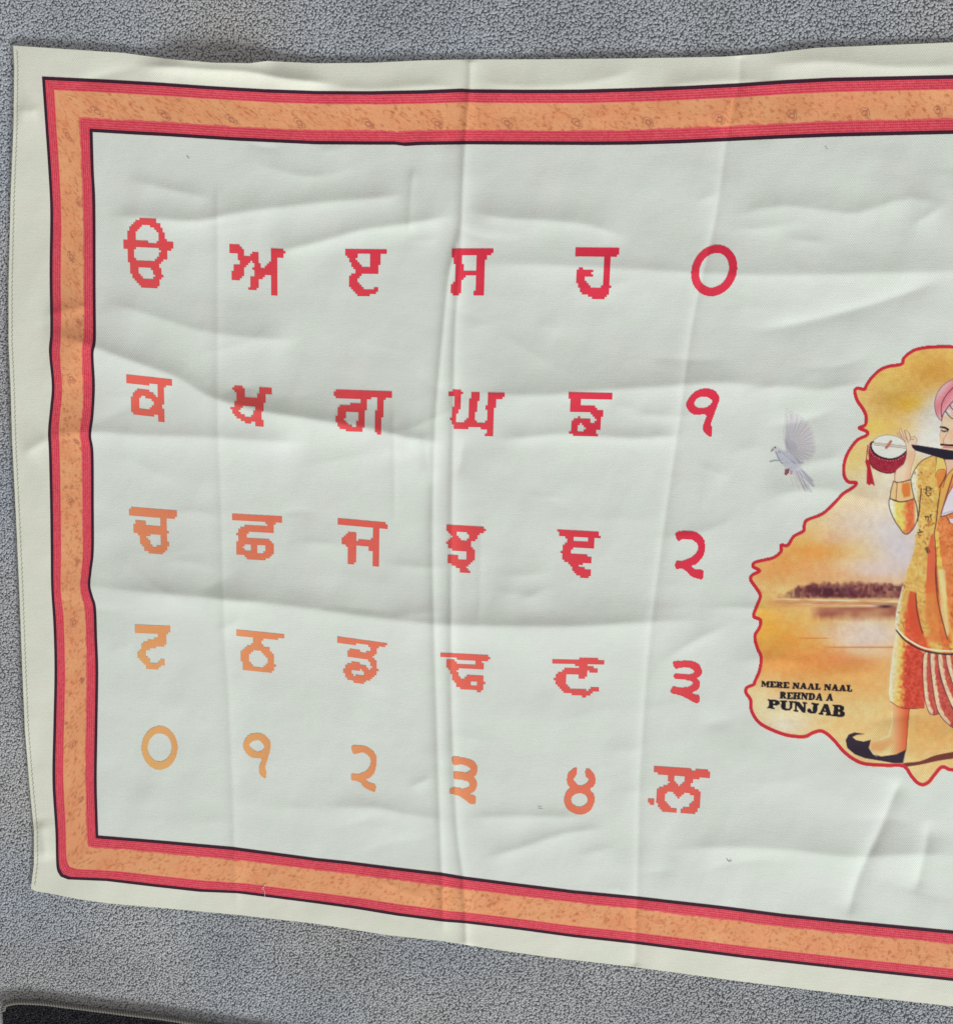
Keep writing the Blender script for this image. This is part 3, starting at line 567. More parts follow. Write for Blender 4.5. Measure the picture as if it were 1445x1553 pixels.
def letters():
    for n_, (ox, oy, s, t, kind, polys, fine) in enumerate(GL):
        polys = [np.array(p, float)/s + (ox, oy) for p in polys]
        if fine: polys = [spline(p, 4, True) for p in polys]
        allp = np.vstack(polys); x0, y0 = allp.min(0); x1, y1 = allp.max(0); cx, cy = (x0+x1)/2, (y0+y1)/2
        cw, ch = (1.15, 1.15) if fine else (1.575, 1.70 - 0.15*(cy-400)/800)
        sx = 0.028 + 0.052*(cy-400)/780; sy = 0.021 - 0.085*(cx-230)/850
        nu, nv = int((x1-x0)/cw)+7, int((y1-y0)/ch)+9
        if not fine: nu += nu % 2; nv += nv % 2; sx = SLOPES[n_]
        ui = np.arange(nu+1)-nu/2; vi = np.arange(nv+1)-nv/2
        Ug, Vg = np.meshgrid(ui, vi)
        X = cx + Ug*cw + Vg*ch*sy; Y = cy + Vg*ch + Ug*cw*sx
        if fine:
            Xc = (X[:-1,:-1]+X[1:,1:])/2; Yc = (Y[:-1,:-1]+Y[1:,1:])/2
            m = np.zeros(Xc.shape, bool)
            for p in polys: m ^= inside(p, Xc, Yc)
        else:                                # coarse stitches: cells two by two
            Xc = X[1:-1:2, 1:-1:2]; Yc = Y[1:-1:2, 1:-1:2]
            m = np.zeros(Xc.shape, bool)
            for p in polys: m ^= inside(p, Xc, Yc)
            m = np.repeat(np.repeat(m, 2, 0), 2, 1)
        c = glyph_colour(t + 0.0016*(cx-cx))
        tt = ((Vg/nv) - (Ug/nu))[...,None]*np.array([2, 8, 4.0])
        o = print_sheet('printed_'+kind, X, Y, ink(np.clip(c + tt, 0, 255)), CLOTH, m)
        o['label'] = ('crimson' if t < .15 else 'red' if t < .35 else 'coral' if t < .55 else 'salmon orange' if t < .8 else 'pale orange') + ' ' + kind + ' printed on the cloth'
letters()

# ---- printed picture ------------------------------------------------------
class Canvas:
    def __init__(s, x0, y0, x1, y1, step):
        s.xs = np.arange(x0, x1, step); s.ys = np.arange(y0, y1, step); s.X, s.Y = np.meshgrid(s.xs, s.ys)
        s.img = np.zeros(s.X.shape+(3,)); s.id = np.zeros(s.X.shape, int); s.step = step
    def win(s, p, pad):
        p = np.asarray(p)
        i0, i1 = np.searchsorted(s.xs, [p[:,0].min()-pad, p[:,0].max()+pad]); j0, j1 = np.searchsorted(s.ys, [p[:,1].min()-pad, p[:,1].max()+pad])
        return slice(j0, j1), slice(i0, i1)
    def fill(s, p, col, ident=None, soft=0.5, alpha=1.0, shade=None):
        W = s.win(p, 2+soft); X, Y = s.X[W], s.Y[W]
        if X.size == 0: return
        q = np.vstack([p, p[:1]]); d = segdist(q, X, Y)*np.where(inside(p, X, Y), 1, -1)
        a = np.clip(0.5 + d/(2*soft), 0, 1)[...,None]*alpha
        c = np.zeros(X.shape+(3,)) + np.asarray(col, float) if shade is None else shade(X, Y)
        s.img[W] = s.img[W]*(1-a) + c*a
        if ident is not None: s.id[W] = np.where(a[...,0] > 0.5, ident, s.id[W])
    def line(s, p, wd, col, ident=None, alpha=1.0):
        p = np.asarray(p, float); W = s.win(p, wd+1); X, Y = s.X[W], s.Y[W]
        if X.size == 0: return
        a = np.clip(wd/2 + 0.5 - segdist(p, X, Y), 0, 1)[...,None]*alpha
        s.img[W] = s.img[W]*(1-a) + np.asarray(col, float)*a
        if ident is not None: s.id[W] = np.where(a[...,0] > 0.5, ident, s.id[W])
    def blob(s, c, r, col, alpha=1.0, pw=1.0):
        d = ((s.X-c[0])/r[0])**2 + ((s.Y-c[1])/r[1])**2; a = (alpha*np.exp(-d**pw))[...,None]
        s.img[:] = s.img*(1-a) + np.asarray(col, float)*a
def A(l): return np.array(l, float)/4.437 + (1120, 500)
def Bz(l): return np.array(l, float)/4.437 + (1120, 850)
def Cz(l): return np.array(l, float)/8.757 + (1280, 560)
def Dz(l): return np.array(l, float)/8.627 + (1330, 720)
OUT = np.vstack([A([(1460,115),(1300,115),(1200,130),(1150,155),(1110,190),(1095,230),(1010,245),(950,270),(900,315),(860,370),(845,400),(800,392),(780,410),(785,440),(800,480),(840,540),(858,590),(850,640),(810,660),(862,685),(860,710),(800,740),(750,800),(720,860),(705,930),(712,990),(740,1025),(790,1030),(770,1060),(700,1105),(640,1170),(560,1240),(460,1280),(440,1320),(435,1355),(370,1390),(330,1450),(285,1450),(285,1490),(240,1530)]),
 Bz([(180,-5),(110,12),(95,40),(140,70),(90,98),(80,130),(120,190),(145,240),(120,310),(100,375),(145,400),(140,450),(108,510),(125,590),(150,650),(140,740),(110,810),(100,835),(55,855),(48,890),(80,940),(85,1010),(130,1085),(200,1130),(300,1170),(380,1185),(450,1185),(500,1160),(550,1148),(590,1165),(640,1210),(700,1280),(760,1330),(830,1365),(900,1375),(1000,1380),(1110,1385),(1160,1450),(1200,1495),(1240,1510),(1280,1490),(1320,1440),(1370,1390),(1440,1410),(1560,1360),(1700,1290),(1790,1150),(1760,900),(1800,600),(1750,300),(1800,0)]),
 A([(1760,1300),(1800,1000),(1740,700),(1790,450),(1680,250),(1580,130)])])
OUTS = spline(OUT, 4, True)
cv = Canvas(1126, 514, 1535, 1196, 1.12)
def picture():
    c = cv; X, Y = c.X, c.Y
    ax = (X-1120)*4.437; ay = (Y-500)*4.437; by = (Y-850)*4.437
    c.img[:] = (226,196,138)
    def bl(x, y, rx, ry, col, al=1.0, pw=1.0, b=False):
        p = Bz([(x,y)])[0] if b else A([(x,y)])[0]; c.blob(p, (rx/4.437, ry/4.437), col, al, pw)
    # sky wash
    bl(1250,250,500,220,(222,176,88),.9); bl(1050,480,230,150,(205,160,80),.8); bl(1330,300,160,110,(204,146,66),.7)
    bl(1180,500,120,60,(226,178,52),.75); bl(980,350,140,80,(226,190,104),.6); bl(900,650,160,70,(230,192,92),.8); bl(790,880,110,110,(222,190,108),.8)
    bl(1420,590,210,190,(214,216,212),1.0,2); bl(1250,600,120,60,(206,196,184),.6); bl(1300,760,160,120,(222,220,214),.9,2)
    bl(1000,1050,260,160,(226,216,196),.9); bl(800,1220,200,150,(226,204,174),.8); bl(760,1330,200,120,(220,200,190),.6)
    bl(1020,1350,190,170,(210,204,210),.8); bl(1100,1500,150,160,(204,200,214),.8); bl(1500,1500,300,400,(214,208,214),.8)
    bl(420,1480,240,120,(232,166,86),.9); bl(560,1500,180,60,(226,150,70),.6); bl(640,1400,120,50,(218,176,150),.5)
    # lower scene
    bl(250,60,350,110,(226,152,84),.85,b=True); bl(900,60,240,80,(214,196,200),.8,b=True); bl(600,80,200,60,(222,160,110),.6,b=True)
    bl(250,520,420,200,(230,156,66),.95,b=True); bl(160,420,120,160,(234,172,70),.7,b=True)
    bl(560,700,520,130,(222,142,70),.9,b=True); bl(700,660,200,60,(224,132,84),.6,b=True); bl(500,860,700,100,(226,164,92),.75,b=True)
    bl(850,500,250,110,(216,200,196),.85,2,b=True); bl(620,470,160,50,(224,190,150),.6,b=True); bl(900,620,180,50,(230,196,160),.7,b=True)
    bl(260,1010,260,130,(230,208,168),.95,b=True); bl(330,1110,180,60,(214,210,196),.8,b=True); bl(120,900,90,80,(230,206,160),.8,b=True)
    bl(1250,1150,260,170,(226,172,102),.9,b=True); bl(1600,1000,260,260,(226,160,84),.9,b=True); bl(700,1100,240,80,(228,186,124),.7,b=True)
    bl(1500,500,260,400,(222,160,96),.6,b=True)
    nz = vnoise(X, Y, 7, 81)*0.6 + vnoise(X, Y*3, 3, 82)*0.4 - 0.5
    nz = nz + .5*(vnoise(X, Y, 2.4, 181)-.5); c.img += (nz*20)[...,None]*np.array([.7,1,1])
    # far trees and their reflection
    def over(a, col): a = np.clip(a, 0, 1)[...,None]; c.img[:] = c.img*(1-a) + np.asarray(col, float)*a
    rag = 26*vnoise(ax, ax*0, 24, 83) + 44*vnoise(ax, ax*0, 50, 84) 
    topy = 110 + rag + 60*np.exp(-((ax-300)/120)**2)
    den = np.clip((ax-230)/240, 0, 1)*np.clip((1500-ax)/300, 0, 1)*(0.45+0.35*vnoise(ax, by, 60, 85)+0.35*vnoise(ax*1.6, by, 26, 185))
    over(np.clip((by-topy)/26,0,1)*np.clip((262-by)/16,0,1)*den, (112,52,62))
    over(np.clip((by-topy-30)/30,0,1)*np.clip((250-by)/16,0,1)*np.exp(-((ax-620)/130)**2)*0.9, (70,28,50))
    over(np.clip((by-topy)/20,0,1)*np.clip((262-by)/16,0,1)*den*(vnoise(ax, by*.8, 17, 188) > .6)*.7, (84,34,46))
    over(np.clip((by-topy-40)/30,0,1)*np.clip((240-by)/16,0,1)*(vnoise(ax, by, 21, 189) > .72)*.5, (176,104,78))
    over(np.clip((by-topy+70)/60,0,1)*np.clip((200-by)/60,0,1)*den*0.25, (196,120,80))
    over(np.exp(-((by-285)/28)**2)*np.clip((ax-150)/150,0,1)*(0.35+0.65*vnoise(ax, by*6, 40, 86)), (196,130,90))
    over(np.exp(-((by-268-0.02*(ax-600))/5)**2)*np.clip((ax-200)/200,0,1)*0.9*vnoise(ax, by, 50, 87)*1.6, (240,214,176))
    over(np.exp(-((by-300-0.02*(ax-600))/4)**2)*np.clip((ax-400)/200,0,1)*1.3*vnoise(ax, by, 60, 88), (238,206,190))
    over(np.exp(-((by-312)/13)**2)*np.exp(-((ax-990)/60)**2), (58,28,40))
    over(np.clip((by-308)/14,0,1)*np.clip((405-by+20*vnoise(ax,ax*0,18,89))/50,0,1)*np.clip((ax-470)/80,0,1)*(0.5+0.5*vnoise(ax, by, 50, 90)), (160,92,76))
    over(np.exp(-((by-585+30*vnoise(ax,ax*0,120,91)*0)/5)**2)*np.clip((ax-560)/80,0,1)*0.7, (186,106,62))
    over(np.exp(-((by-524)/4)**2)*np.clip((ax-380)/80,0,1)*np.clip((640-ax)/60,0,1)*0.7, (190,110,60))
    c.id[:] = np.where(inside(OUTS, X, Y), 1, 0)
    # --- ribbon of ground, shoe, leg
    dk = (50,34,44)
    c.fill(spline(Bz([(1110,1366),(1220,1352),(1320,1314),(1442,1290),(1600,1270),(1700,1290),(1600,1320),(1442,1335),(1330,1352),(1220,1376),(1120,1388)]),4,True), (112,54,46))
    def leg(Xl, Yl):
        t = np.clip(((Xl-1120)*4.437-1015)/115, 0, 1)[...,None]; return (1-t)*np.array((238,200,142)) + t*np.array((214,96,58))
    LEG = Bz([(1020,945),(1150,1000),(1135,1150),(1125,1285),(1060,1312),(960,1318),(890,1285),(868,1240),(885,1215),(950,1203),(1008,1182),(1032,1100),(1030,1020)])
    c.fill(LEG, 0, 3, shade=leg); c.fill(Bz([(880,1225),(960,1215),(1030,1190),(1040,1230),(960,1290),(890,1280)]), (228,156,96), 3, 3, .7)
    c.line(Bz([(1148,1000),(1135,1150),(1126,1280)]), .9, (120,50,40)); c.line(Bz([(1030,1020),(1034,1100),(1008,1182),(950,1203)]), 1.0, (236,222,196))
    SHOE = Bz([(852,1170),(780,1158),(740,1172),(720,1210),(730,1262),(780,1305),(850,1332),(960,1350),(1040,1365),(1108,1366),(1126,1274),(1060,1306),(960,1320),(905,1308),(876,1262),(889,1208),(840,1220),(790,1210),(765,1190),(798,1174)])
    c.fill(SHOE, (48,36,52), 3)
    c.line(Bz([(876,1262),(900,1300),(930,1322)]), .7, (190,180,180)); c.line(Bz([(1122,1300),(1105,1366)]), 1.2, (225,205,180), alpha=.5)
    # --- salwar
    def sal(Xl, Yl):
        u = (Xl-1120)*4.437; v_ = (Yl-850)*4.437; e = 1060-0.08*(v_-480)
        t = np.clip((u-e+20)/70, 0, 1)[...,None]; t2 = np.clip((u-e-50+50*(vnoise(u,v_,18,92)-.5))/40, 0, 1)[...,None]
        k = np.array((232,226,208))*(1-t) + np.array((232,184,92))*t; k = k*(1-t2) + np.array((204,74,56))*t2
        return k + ((vnoise(u, v_, 12, 93)-.5)*34)[...,None]
    SAL = Bz([(1065,470),(1040,600),(1020,750),(1010,900),(1022,950),(1080,988),(1150,1000),(1250,990),(1270,640),(1120,540)])
    c.fill(SAL, 0, 3, shade=sal); c.line(spline(Bz([(1022,950),(1080,988),(1150,1000),(1250,992)]),4), .9, (120,36,46))
    for P_ in ([(1245,635),(1287,635),(1300,800),(1345,1000),(1335,1036),(1285,1030),(1252,930),(1240,780)], [(1290,635),(1338,640),(1360,800),(1440,1000),(1470,1130),(1400,1095),(1335,1000),(1300,800)],
               [(1340,640),(1392,640),(1430,800),(1530,1000),(1540,1100),(1450,1010),(1370,820)], [(1395,640),(1470,640),(1560,900),(1620,1100),(1520,1000),(1430,800)]):
        p = spline(Bz(P_), 4, True); cxs = Bz(P_)
        def pl(Xl, Yl, q=Bz(P_)):
            lft = np.interp(Yl, *(lambda z: (z[:,1], z[:,0]))(np.array([q[0], q[-1], q[-2], q[-3]])[np.argsort([q[0][1], q[-1][1], q[-2][1], q[-3][1]])]))
            t = np.clip((Xl-lft-4.5+2.5*(vnoise(Xl,Yl,3,94)-.5))/2.2, 0, 1)[...,None]
            return (1-t)*np.array((230,196,160)) + t*np.array((190,80,70)) + ((vnoise(Xl,Yl,2.2,95)-.5)*50)[...,None]*np.array([.6,1,.4])
        c.fill(p, 0, 3, shade=pl); c.line(np.vstack([p, p[:1]]), .9, (70,28,50))
    # --- kurta
    KU = np.vstack([A([(1330,850),(1300,848),(1235,880),(1185,940),(1160,1000),(1165,1100),(1200,1200),(1200,1320)]), Dz([(500,800),(490,950),(450,1100),(390,1250),(340,1400)]),
        Bz([(1140,80),(1100,180),(1062,330),(1050,430),(1065,475),(1120,540),(1230,603),(1340,625),(1442,632),(1620,610),(1720,520),(1700,200),(1640,0)]), A([(1620,1300),(1640,1000),(1560,880),(1440,845)])])
    def kur(Xl, Yl):
        ly = [730, 800, 850, 900, 950, 1000]; e = np.interp(Yl, ly, [1386, 1387, 1372, 1362, 1356, 1370])
        u = Xl - e; f = vnoise(Xl, Yl, 6, 96); f2 = vnoise(Xl, Yl, 2.2, 97)
        t = np.clip((u-3+4*(f-.5))/5, 0, 1)[...,None]
        k = np.array((226,218,190))*(1-t) + np.array((220,178,98))*t
        t = np.clip((Yl-905)/30,0,1)*np.clip((u-12+8*(f-.5))/4,0,1)*np.clip((32+0.2*(Yl-900)-u)/6,0,1); k = k*(1-t[...,None]) + np.array((216,92,58))*t[...,None]
        t = np.clip((Xl-np.interp(Yl,[730,820,860,900,990],[1432,1416,1412,1415,1428])+3*(f-.5))/3,0,1)*0.95; k = k*(1-t[...,None]) + np.array((220,126,72))*t[...,None]
        t = np.clip(3-np.abs(Xl-np.interp(Yl,[810,850,900,960,1000],[1420,1424,1432,1440,1448]))+2*f,0,1)*(Yl > 806); k = k*(1-t[...,None]) + np.array((234,190,92))*t[...,None]
        k = k + ((f-.5)*26)[...,None] + ((f2-.5)*36)[...,None]*np.array([.7,1,.8])
        s_ = ((vnoise(Xl,Yl,2.6,98) > .78)*(vnoise(Xl,Yl,17,99) > .45))*.55; k = k*(1-s_[...,None]) + np.array((158,84,46))*s_[...,None]
        return k
    c.fill(KU, 0, 3, shade=kur)
    c.fill(Dz([(745,760),(700,790),(660,1000),(635,1553),(700,1553),(790,1500),(765,1200),(745,950)]), (214,96,66), 3, .8, .9)
    c.fill(Bz([(1150,205),(1190,215),(1215,400),(1245,500),(1190,520),(1145,420),(1135,300)]), (208,80,50), 3, 1.5, .9)
    c.fill(Bz([(1330,60),(1260,150),(1250,380),(1290,480),(1390,520),(1360,330)]), (216,110,56), 3, 2.5, .65)
    c.fill(Bz([(1400,200),(1442,560),(1380,560),(1240,540),(1300,480),(1390,500)]), (212,92,50), 3, 4, .6)
    c.fill(Bz([(1340,60),(1390,60),(1400,300),(1420,480),(1400,520),(1360,330)]), (236,216,160), 3, 1.5, .7)
    for p, wd in (([(1330,-10),(1325,120),(1345,300),(1390,480),(1405,530)],1.2), ([(1192,225),(1198,330),(1225,450),(1240,490)],1.2)): c.line(spline(Bz(p),4), wd, dk)
    c.line(spline(Bz([(1062,470),(1120,538),(1230,603),(1340,625),(1442,632),(1620,612)]),4), 2.3, dk); c.line(spline(Bz([(1066,462),(1125,522),(1235,586),(1340,606),(1450,612)]),4), 2.4, (236,222,190))
    c.line(spline(Dz([(905,-20),(850,110),(820,250),(795,400),(775,600),(748,750)]),4), 1.4, (78,32,36)); c.line(spline(Dz([(748,750),(765,1000),(775,1300),(800,1553)]),4), 1.1, (110,44,38))
    c.line(Dz([(578,175),(560,350),(548,500),(525,610)]), 1.5, dk); c.line(spline(A([(1310,846),(1235,880),(1185,940),(1160,1000)]),4), 1.1, dk)
    c.line(A([(1330,850),(1325,965)]), .9, dk)
    c.fill(A([(1335,850),(1370,850),(1400,930),(1390,960),(1330,985),(1322,960)]), (234,196,108), 3); c.fill(A([(1325,985),(1350,950),(1392,938),(1400,960),(1390,1020),(1350,1100)]), (216,120,58), 3, 1, .8)
    c.line(spline(A([(1372,850),(1398,920),(1390,990),(1350,1060)]),4), 1.2, dk); c.line(spline(A([(1322,985),(1345,945),(1385,940)]),4), .9, (120,50,34))
    # neck, shawl
    c.fill(A([(1385,865),(1470,870),(1600,880),(1560,990),(1430,980),(1400,1000),(1398,920)]), (226,184,160), 3)
    c.fill(spline(A([(1442,935),(1400,985),(1360,1080),(1350,1200),(1350,1265),(1400,1120),(1442,1000)]),3,True), (222,170,90), 3); c.line(spline(A([(1448,930),(1400,985),(1375,1060)]),4), 1, (120,48,36)); c.line(spline(A([(1442,975),(1400,1110),(1362,1240)]),4), 2.0, (140,58,56))
    SH = A([(1360,1255),(1378,1190),(1408,1110),(1450,1040),(1560,980),(1650,1000),(1640,1260),(1500,1230),(1442,1232),(1400,1248)])
    c.fill(SH, (232,214,224), 3); c.line(spline(A([(1358,1258),(1400,1248),(1442,1232),(1500,1230)]),4), 1.4, dk); c.line(spline(A([(1372,1240),(1410,1228),(1450,1215)]),4), .6, (120,80,100)); c.line(A([(1360,1255),(1378,1190),(1408,1110),(1450,1040)]), 1, (120,70,90))
    c.line(A([(1400,1262),(1425,1300),(1450,1310)]), 1.3, (70,40,60)); c.fill(A([(1415,1275),(1450,1270),(1450,1310),(1425,1300)]), (220,200,210), 3)
    # letters down the front
    for p in ([(640,160),(690,160),(705,200),(660,215),(640,195),(645,160)], [(605,190),(725,178)], [(640,205),(640,250),(665,278),(700,265),(705,240),(675,238)],
              [(620,540),(640,545),(635,585)], [(640,560),(665,540),(668,590)], [(668,560),(690,550)], [(700,525),(708,595)], [(690,530),(712,525)],
              [(548,720),(560,735),(600,745)], [(600,745),(560,760),(525,755)], [(535,770),(550,795),(580,790)], [(560,720),(555,760)],
              [(620,975),(665,950)], [(645,965),(640,990),(680,985),(690,1010)], [(665,955),(650,1025)], [(650,1000),(672,1020)]):
        c.line(Dz(p), 1.15, (52,34,30))
    # raised arm: sleeve, cuff
    def slv(Xl, Yl):
        u = (Xl-1330)*8.627; t = np.clip((u-330+60*(vnoise(Xl,Yl,4,100)-.5))/70,0,1)[...,None]; t0 = np.clip((u-195)/60,0,1)[...,None]
        k = np.array((230,226,206))*(1-t0) + np.array((226,200,104))*t0; k = k*(1-t) + np.array((218,112,66))*t
        t3 = np.clip((u-470)/40,0,1)[...,None]; k = k*(1-t3) + np.array((232,206,160))*t3
        return k + ((vnoise(Xl,Yl,2.2,101)-.5)*34)[...,None]
    SL = spline(Dz([(165,315),(230,340),(300,355),(400,340),(482,312),(520,430),(530,560),(500,650),(460,720),(400,775),(345,765),(290,690),(235,610),(175,480),(155,380)]),3,True)
    c.fill(SL, 0, 3, shade=slv); c.line(np.vstack([SL,SL[:1]]), 1.2, dk)
    CU = Dz([(213,85),(262,100),(340,92),(440,65),(452,160),(485,310),(400,340),(300,355),(165,310),(180,200)])
    c.fill(CU, (226,190,134), 3); c.fill(Dz([(325,115),(425,95),(435,180),(430,280),(350,300),(320,210)]), (212,116,50), 3, 1.2, .9); c.line(np.vstack([CU,CU[:1]]), 1.1, dk); c.line(Dz([(262,100),(245,330)]), 1.0, (120,56,36))
    # turban, face
    FACE = spline(Cz([(1300,640),(1290,780),(1268,890),(1266,960),(1285,1010),(1300,1080),(1340,1110),(1445,1130),(1600,1080),(1690,900),(1690,640),(1500,560)]),3,True)
    c.fill(FACE, (228,196,168), 3); c.fill(Cz([(1275,900),(1320,880),(1330,960),(1285,980)]), (232,180,140), 3, 1.5, .7); c.fill(Cz([(1390,820),(1445,780),(1500,900),(1420,980),(1380,900)]), (222,176,144), 3, 2.5, .6)
    c.line(Cz([(1283,768),(1330,772),(1382,800)]), 3.0, (36,26,30)); c.line(Cz([(1290,812),(1330,822),(1375,818)]), 1.6, (50,34,36)); c.line(Cz([(1300,826),(1345,834)]), 1.0, (90,80,80))
    c.line(spline(Cz([(1380,830),(1350,880),(1322,930),(1318,985)]),3), .8, (170,110,84)); c.line(Cz([(1288,1000),(1330,1004),(1390,1008),(1500,1010)]), 3.0, (40,26,32)); c.line(Cz([(1320,1035),(1400,1040),(1500,1036)]), 2.4, (206,116,112))
    c.line(Cz([(1300,690),(1288,780),(1268,890)]), .7, (170,130,110))
    TU = spline(Cz([(1292,680),(1235,620),(1204,520),(1206,410),(1240,310),(1300,225),(1380,165),(1460,130),(1600,120),(1720,220),(1770,400),(1740,600),(1700,660),(1600,640),(1480,660),(1420,560),(1370,540),(1320,600)]),3,True)
    def tur(Xl, Yl):
        u = (Xl-1280)*8.757; v_ = (Yl-560)*8.757; t = (np.sin((u+0.8*v_)/62.0)*.5+.5)[...,None]
        return t*np.array((228,132,144)) + (1-t)*np.array((238,186,190)) + ((vnoise(Xl,Yl,1.5,102)-.5)*18)[...,None]
    c.fill(TU, 0, 3, shade=tur)
    for p in ([(1296,640),(1288,540),(1300,450),(1345,360),(1400,290),(1470,220)], [(1292,680),(1310,610),(1350,540),(1410,460),(1480,390)], [(1350,560),(1385,610),(1430,650),(1480,665)], [(1405,475),(1430,520),(1480,560)]):
        c.line(spline(Cz(p),4), 1.3, (84,38,52))
    c.line(np.vstack([TU[:30]]), .9, (120,70,84))
    # instrument: skin head, bowl, neck
    DI = 4
    BOWL = spline(Cz([(378,958),(335,990),(320,1080),(325,1180),(350,1260),(400,1315),(480,1358),(590,1382),(690,1356),(760,1300),(815,1200),(832,1080),(760,1120),(620,1170),(480,1150),(390,1060)]),3,True)
    def bowl(Xl, Yl): return np.array((156,36,58)) + ((vnoise(Xl,Yl,1.3,103)-.5)*40)[...,None]
    c.fill(BOWL, 0, DI, shade=bowl); c.line(spline(Cz([(330,1200),(350,1260),(400,1315),(480,1358),(590,1382),(690,1356),(760,1300),(815,1200),(832,1090)]),3), 1.2, (40,18,30))
    HEAD = ell(600,1030,236,156,40); HEAD = Cz([(x+0*(y-1030), y+(x-600)*.06) for x, y in HEAD])
    c.fill(HEAD, (226,224,216), DI); c.line(np.vstack([HEAD,HEAD[:1]]), .6, (120,100,100))
    rim = spline(Cz([(385,962),(358,985),(356,1040),(395,1105),(460,1155),(540,1182),(620,1192),(710,1172),(780,1130),(828,1085)]),4); c.line(rim, 2.2, (34,20,30))
    dots = spline(Cz([(340,1010),(342,1060),(380,1135),(450,1180),(540,1210),(630,1218),(720,1195),(790,1150)]),5)
    for q in dots[::2]: c.line(np.array([q, q+0.05]), 1.0, (226,190,190))
    for dy in (0, 16, 32): c.line(Cz([(392,972+dy),(818,1018+dy)]), .5, (120,92,76))
    c.line(Cz([(560,1040),(618,958)]), 4.0, (196,120,98)); c.line(Cz([(545,1052),(600,1012),(632,950)]), .6, (110,50,40))
    c.fill(A([(850,885),(866,872),(880,882),(888,925),(914,1040),(916,1052),(892,1036),(880,1048),(860,1034),(863,930)]), (186,42,56), DI); c.line(A([(876,930),(890,1035)]), .6, (120,20,40)); c.line(A([(878,880),(905,935)]), .7, (150,40,56)); c.line(A([(868,780),(858,885)]), 1.4, (150,34,50), DI)
    # hand and forearm
    HAND = Cz([(815,985),(832,1080),(822,1180),(790,1260),(690,1340),(674,1420),(668,1495),(690,1510),(850,1480),(872,1430),(890,1300),(925,1200),(945,1120),(930,1060),(895,1003),(950,992),(972,935),(935,888),(880,905),(862,850),(820,803),(800,812),(838,940),(790,890),(755,780),(736,790),(735,822),(765,890),(712,838),(700,856),(760,915)])
    c.fill(HAND, (236,200,172), 3)
    def arm(Xl, Yl): return np.array((226,166,124)) + ((vnoise(Xl,Yl,2,104)-.5)*16)[...,None]
    c.fill(Cz([(830,1100),(900,1080),(940,1120),(885,1300),(860,1460),(800,1480),(850,1250)]), 0, 3, 2.2, .5, arm); c.line(np.vstack([HAND,HAND[:1]]), .55, (150,96,76))
    for p in ([(800,812),(838,940),(850,975)], [(755,880),(815,960)], [(862,850),(880,905),(870,950)], [(880,935),(930,925)], [(668,1370),(670,1490)]): c.line(Cz(p), .8, (150,84,64))
    c.line(Dz([(215,85),(262,100),(340,92),(440,62)]), 1.2, dk)
    NK = Cz([(893,1003),(905,1040),(950,1080),(1150,1140),(1300,1185),(1340,1198),(1500,1205),(1700,1235),(1700,1110),(1445,1080),(1150,1035),(980,1008)])
    c.fill(NK, (34,28,44), DI)
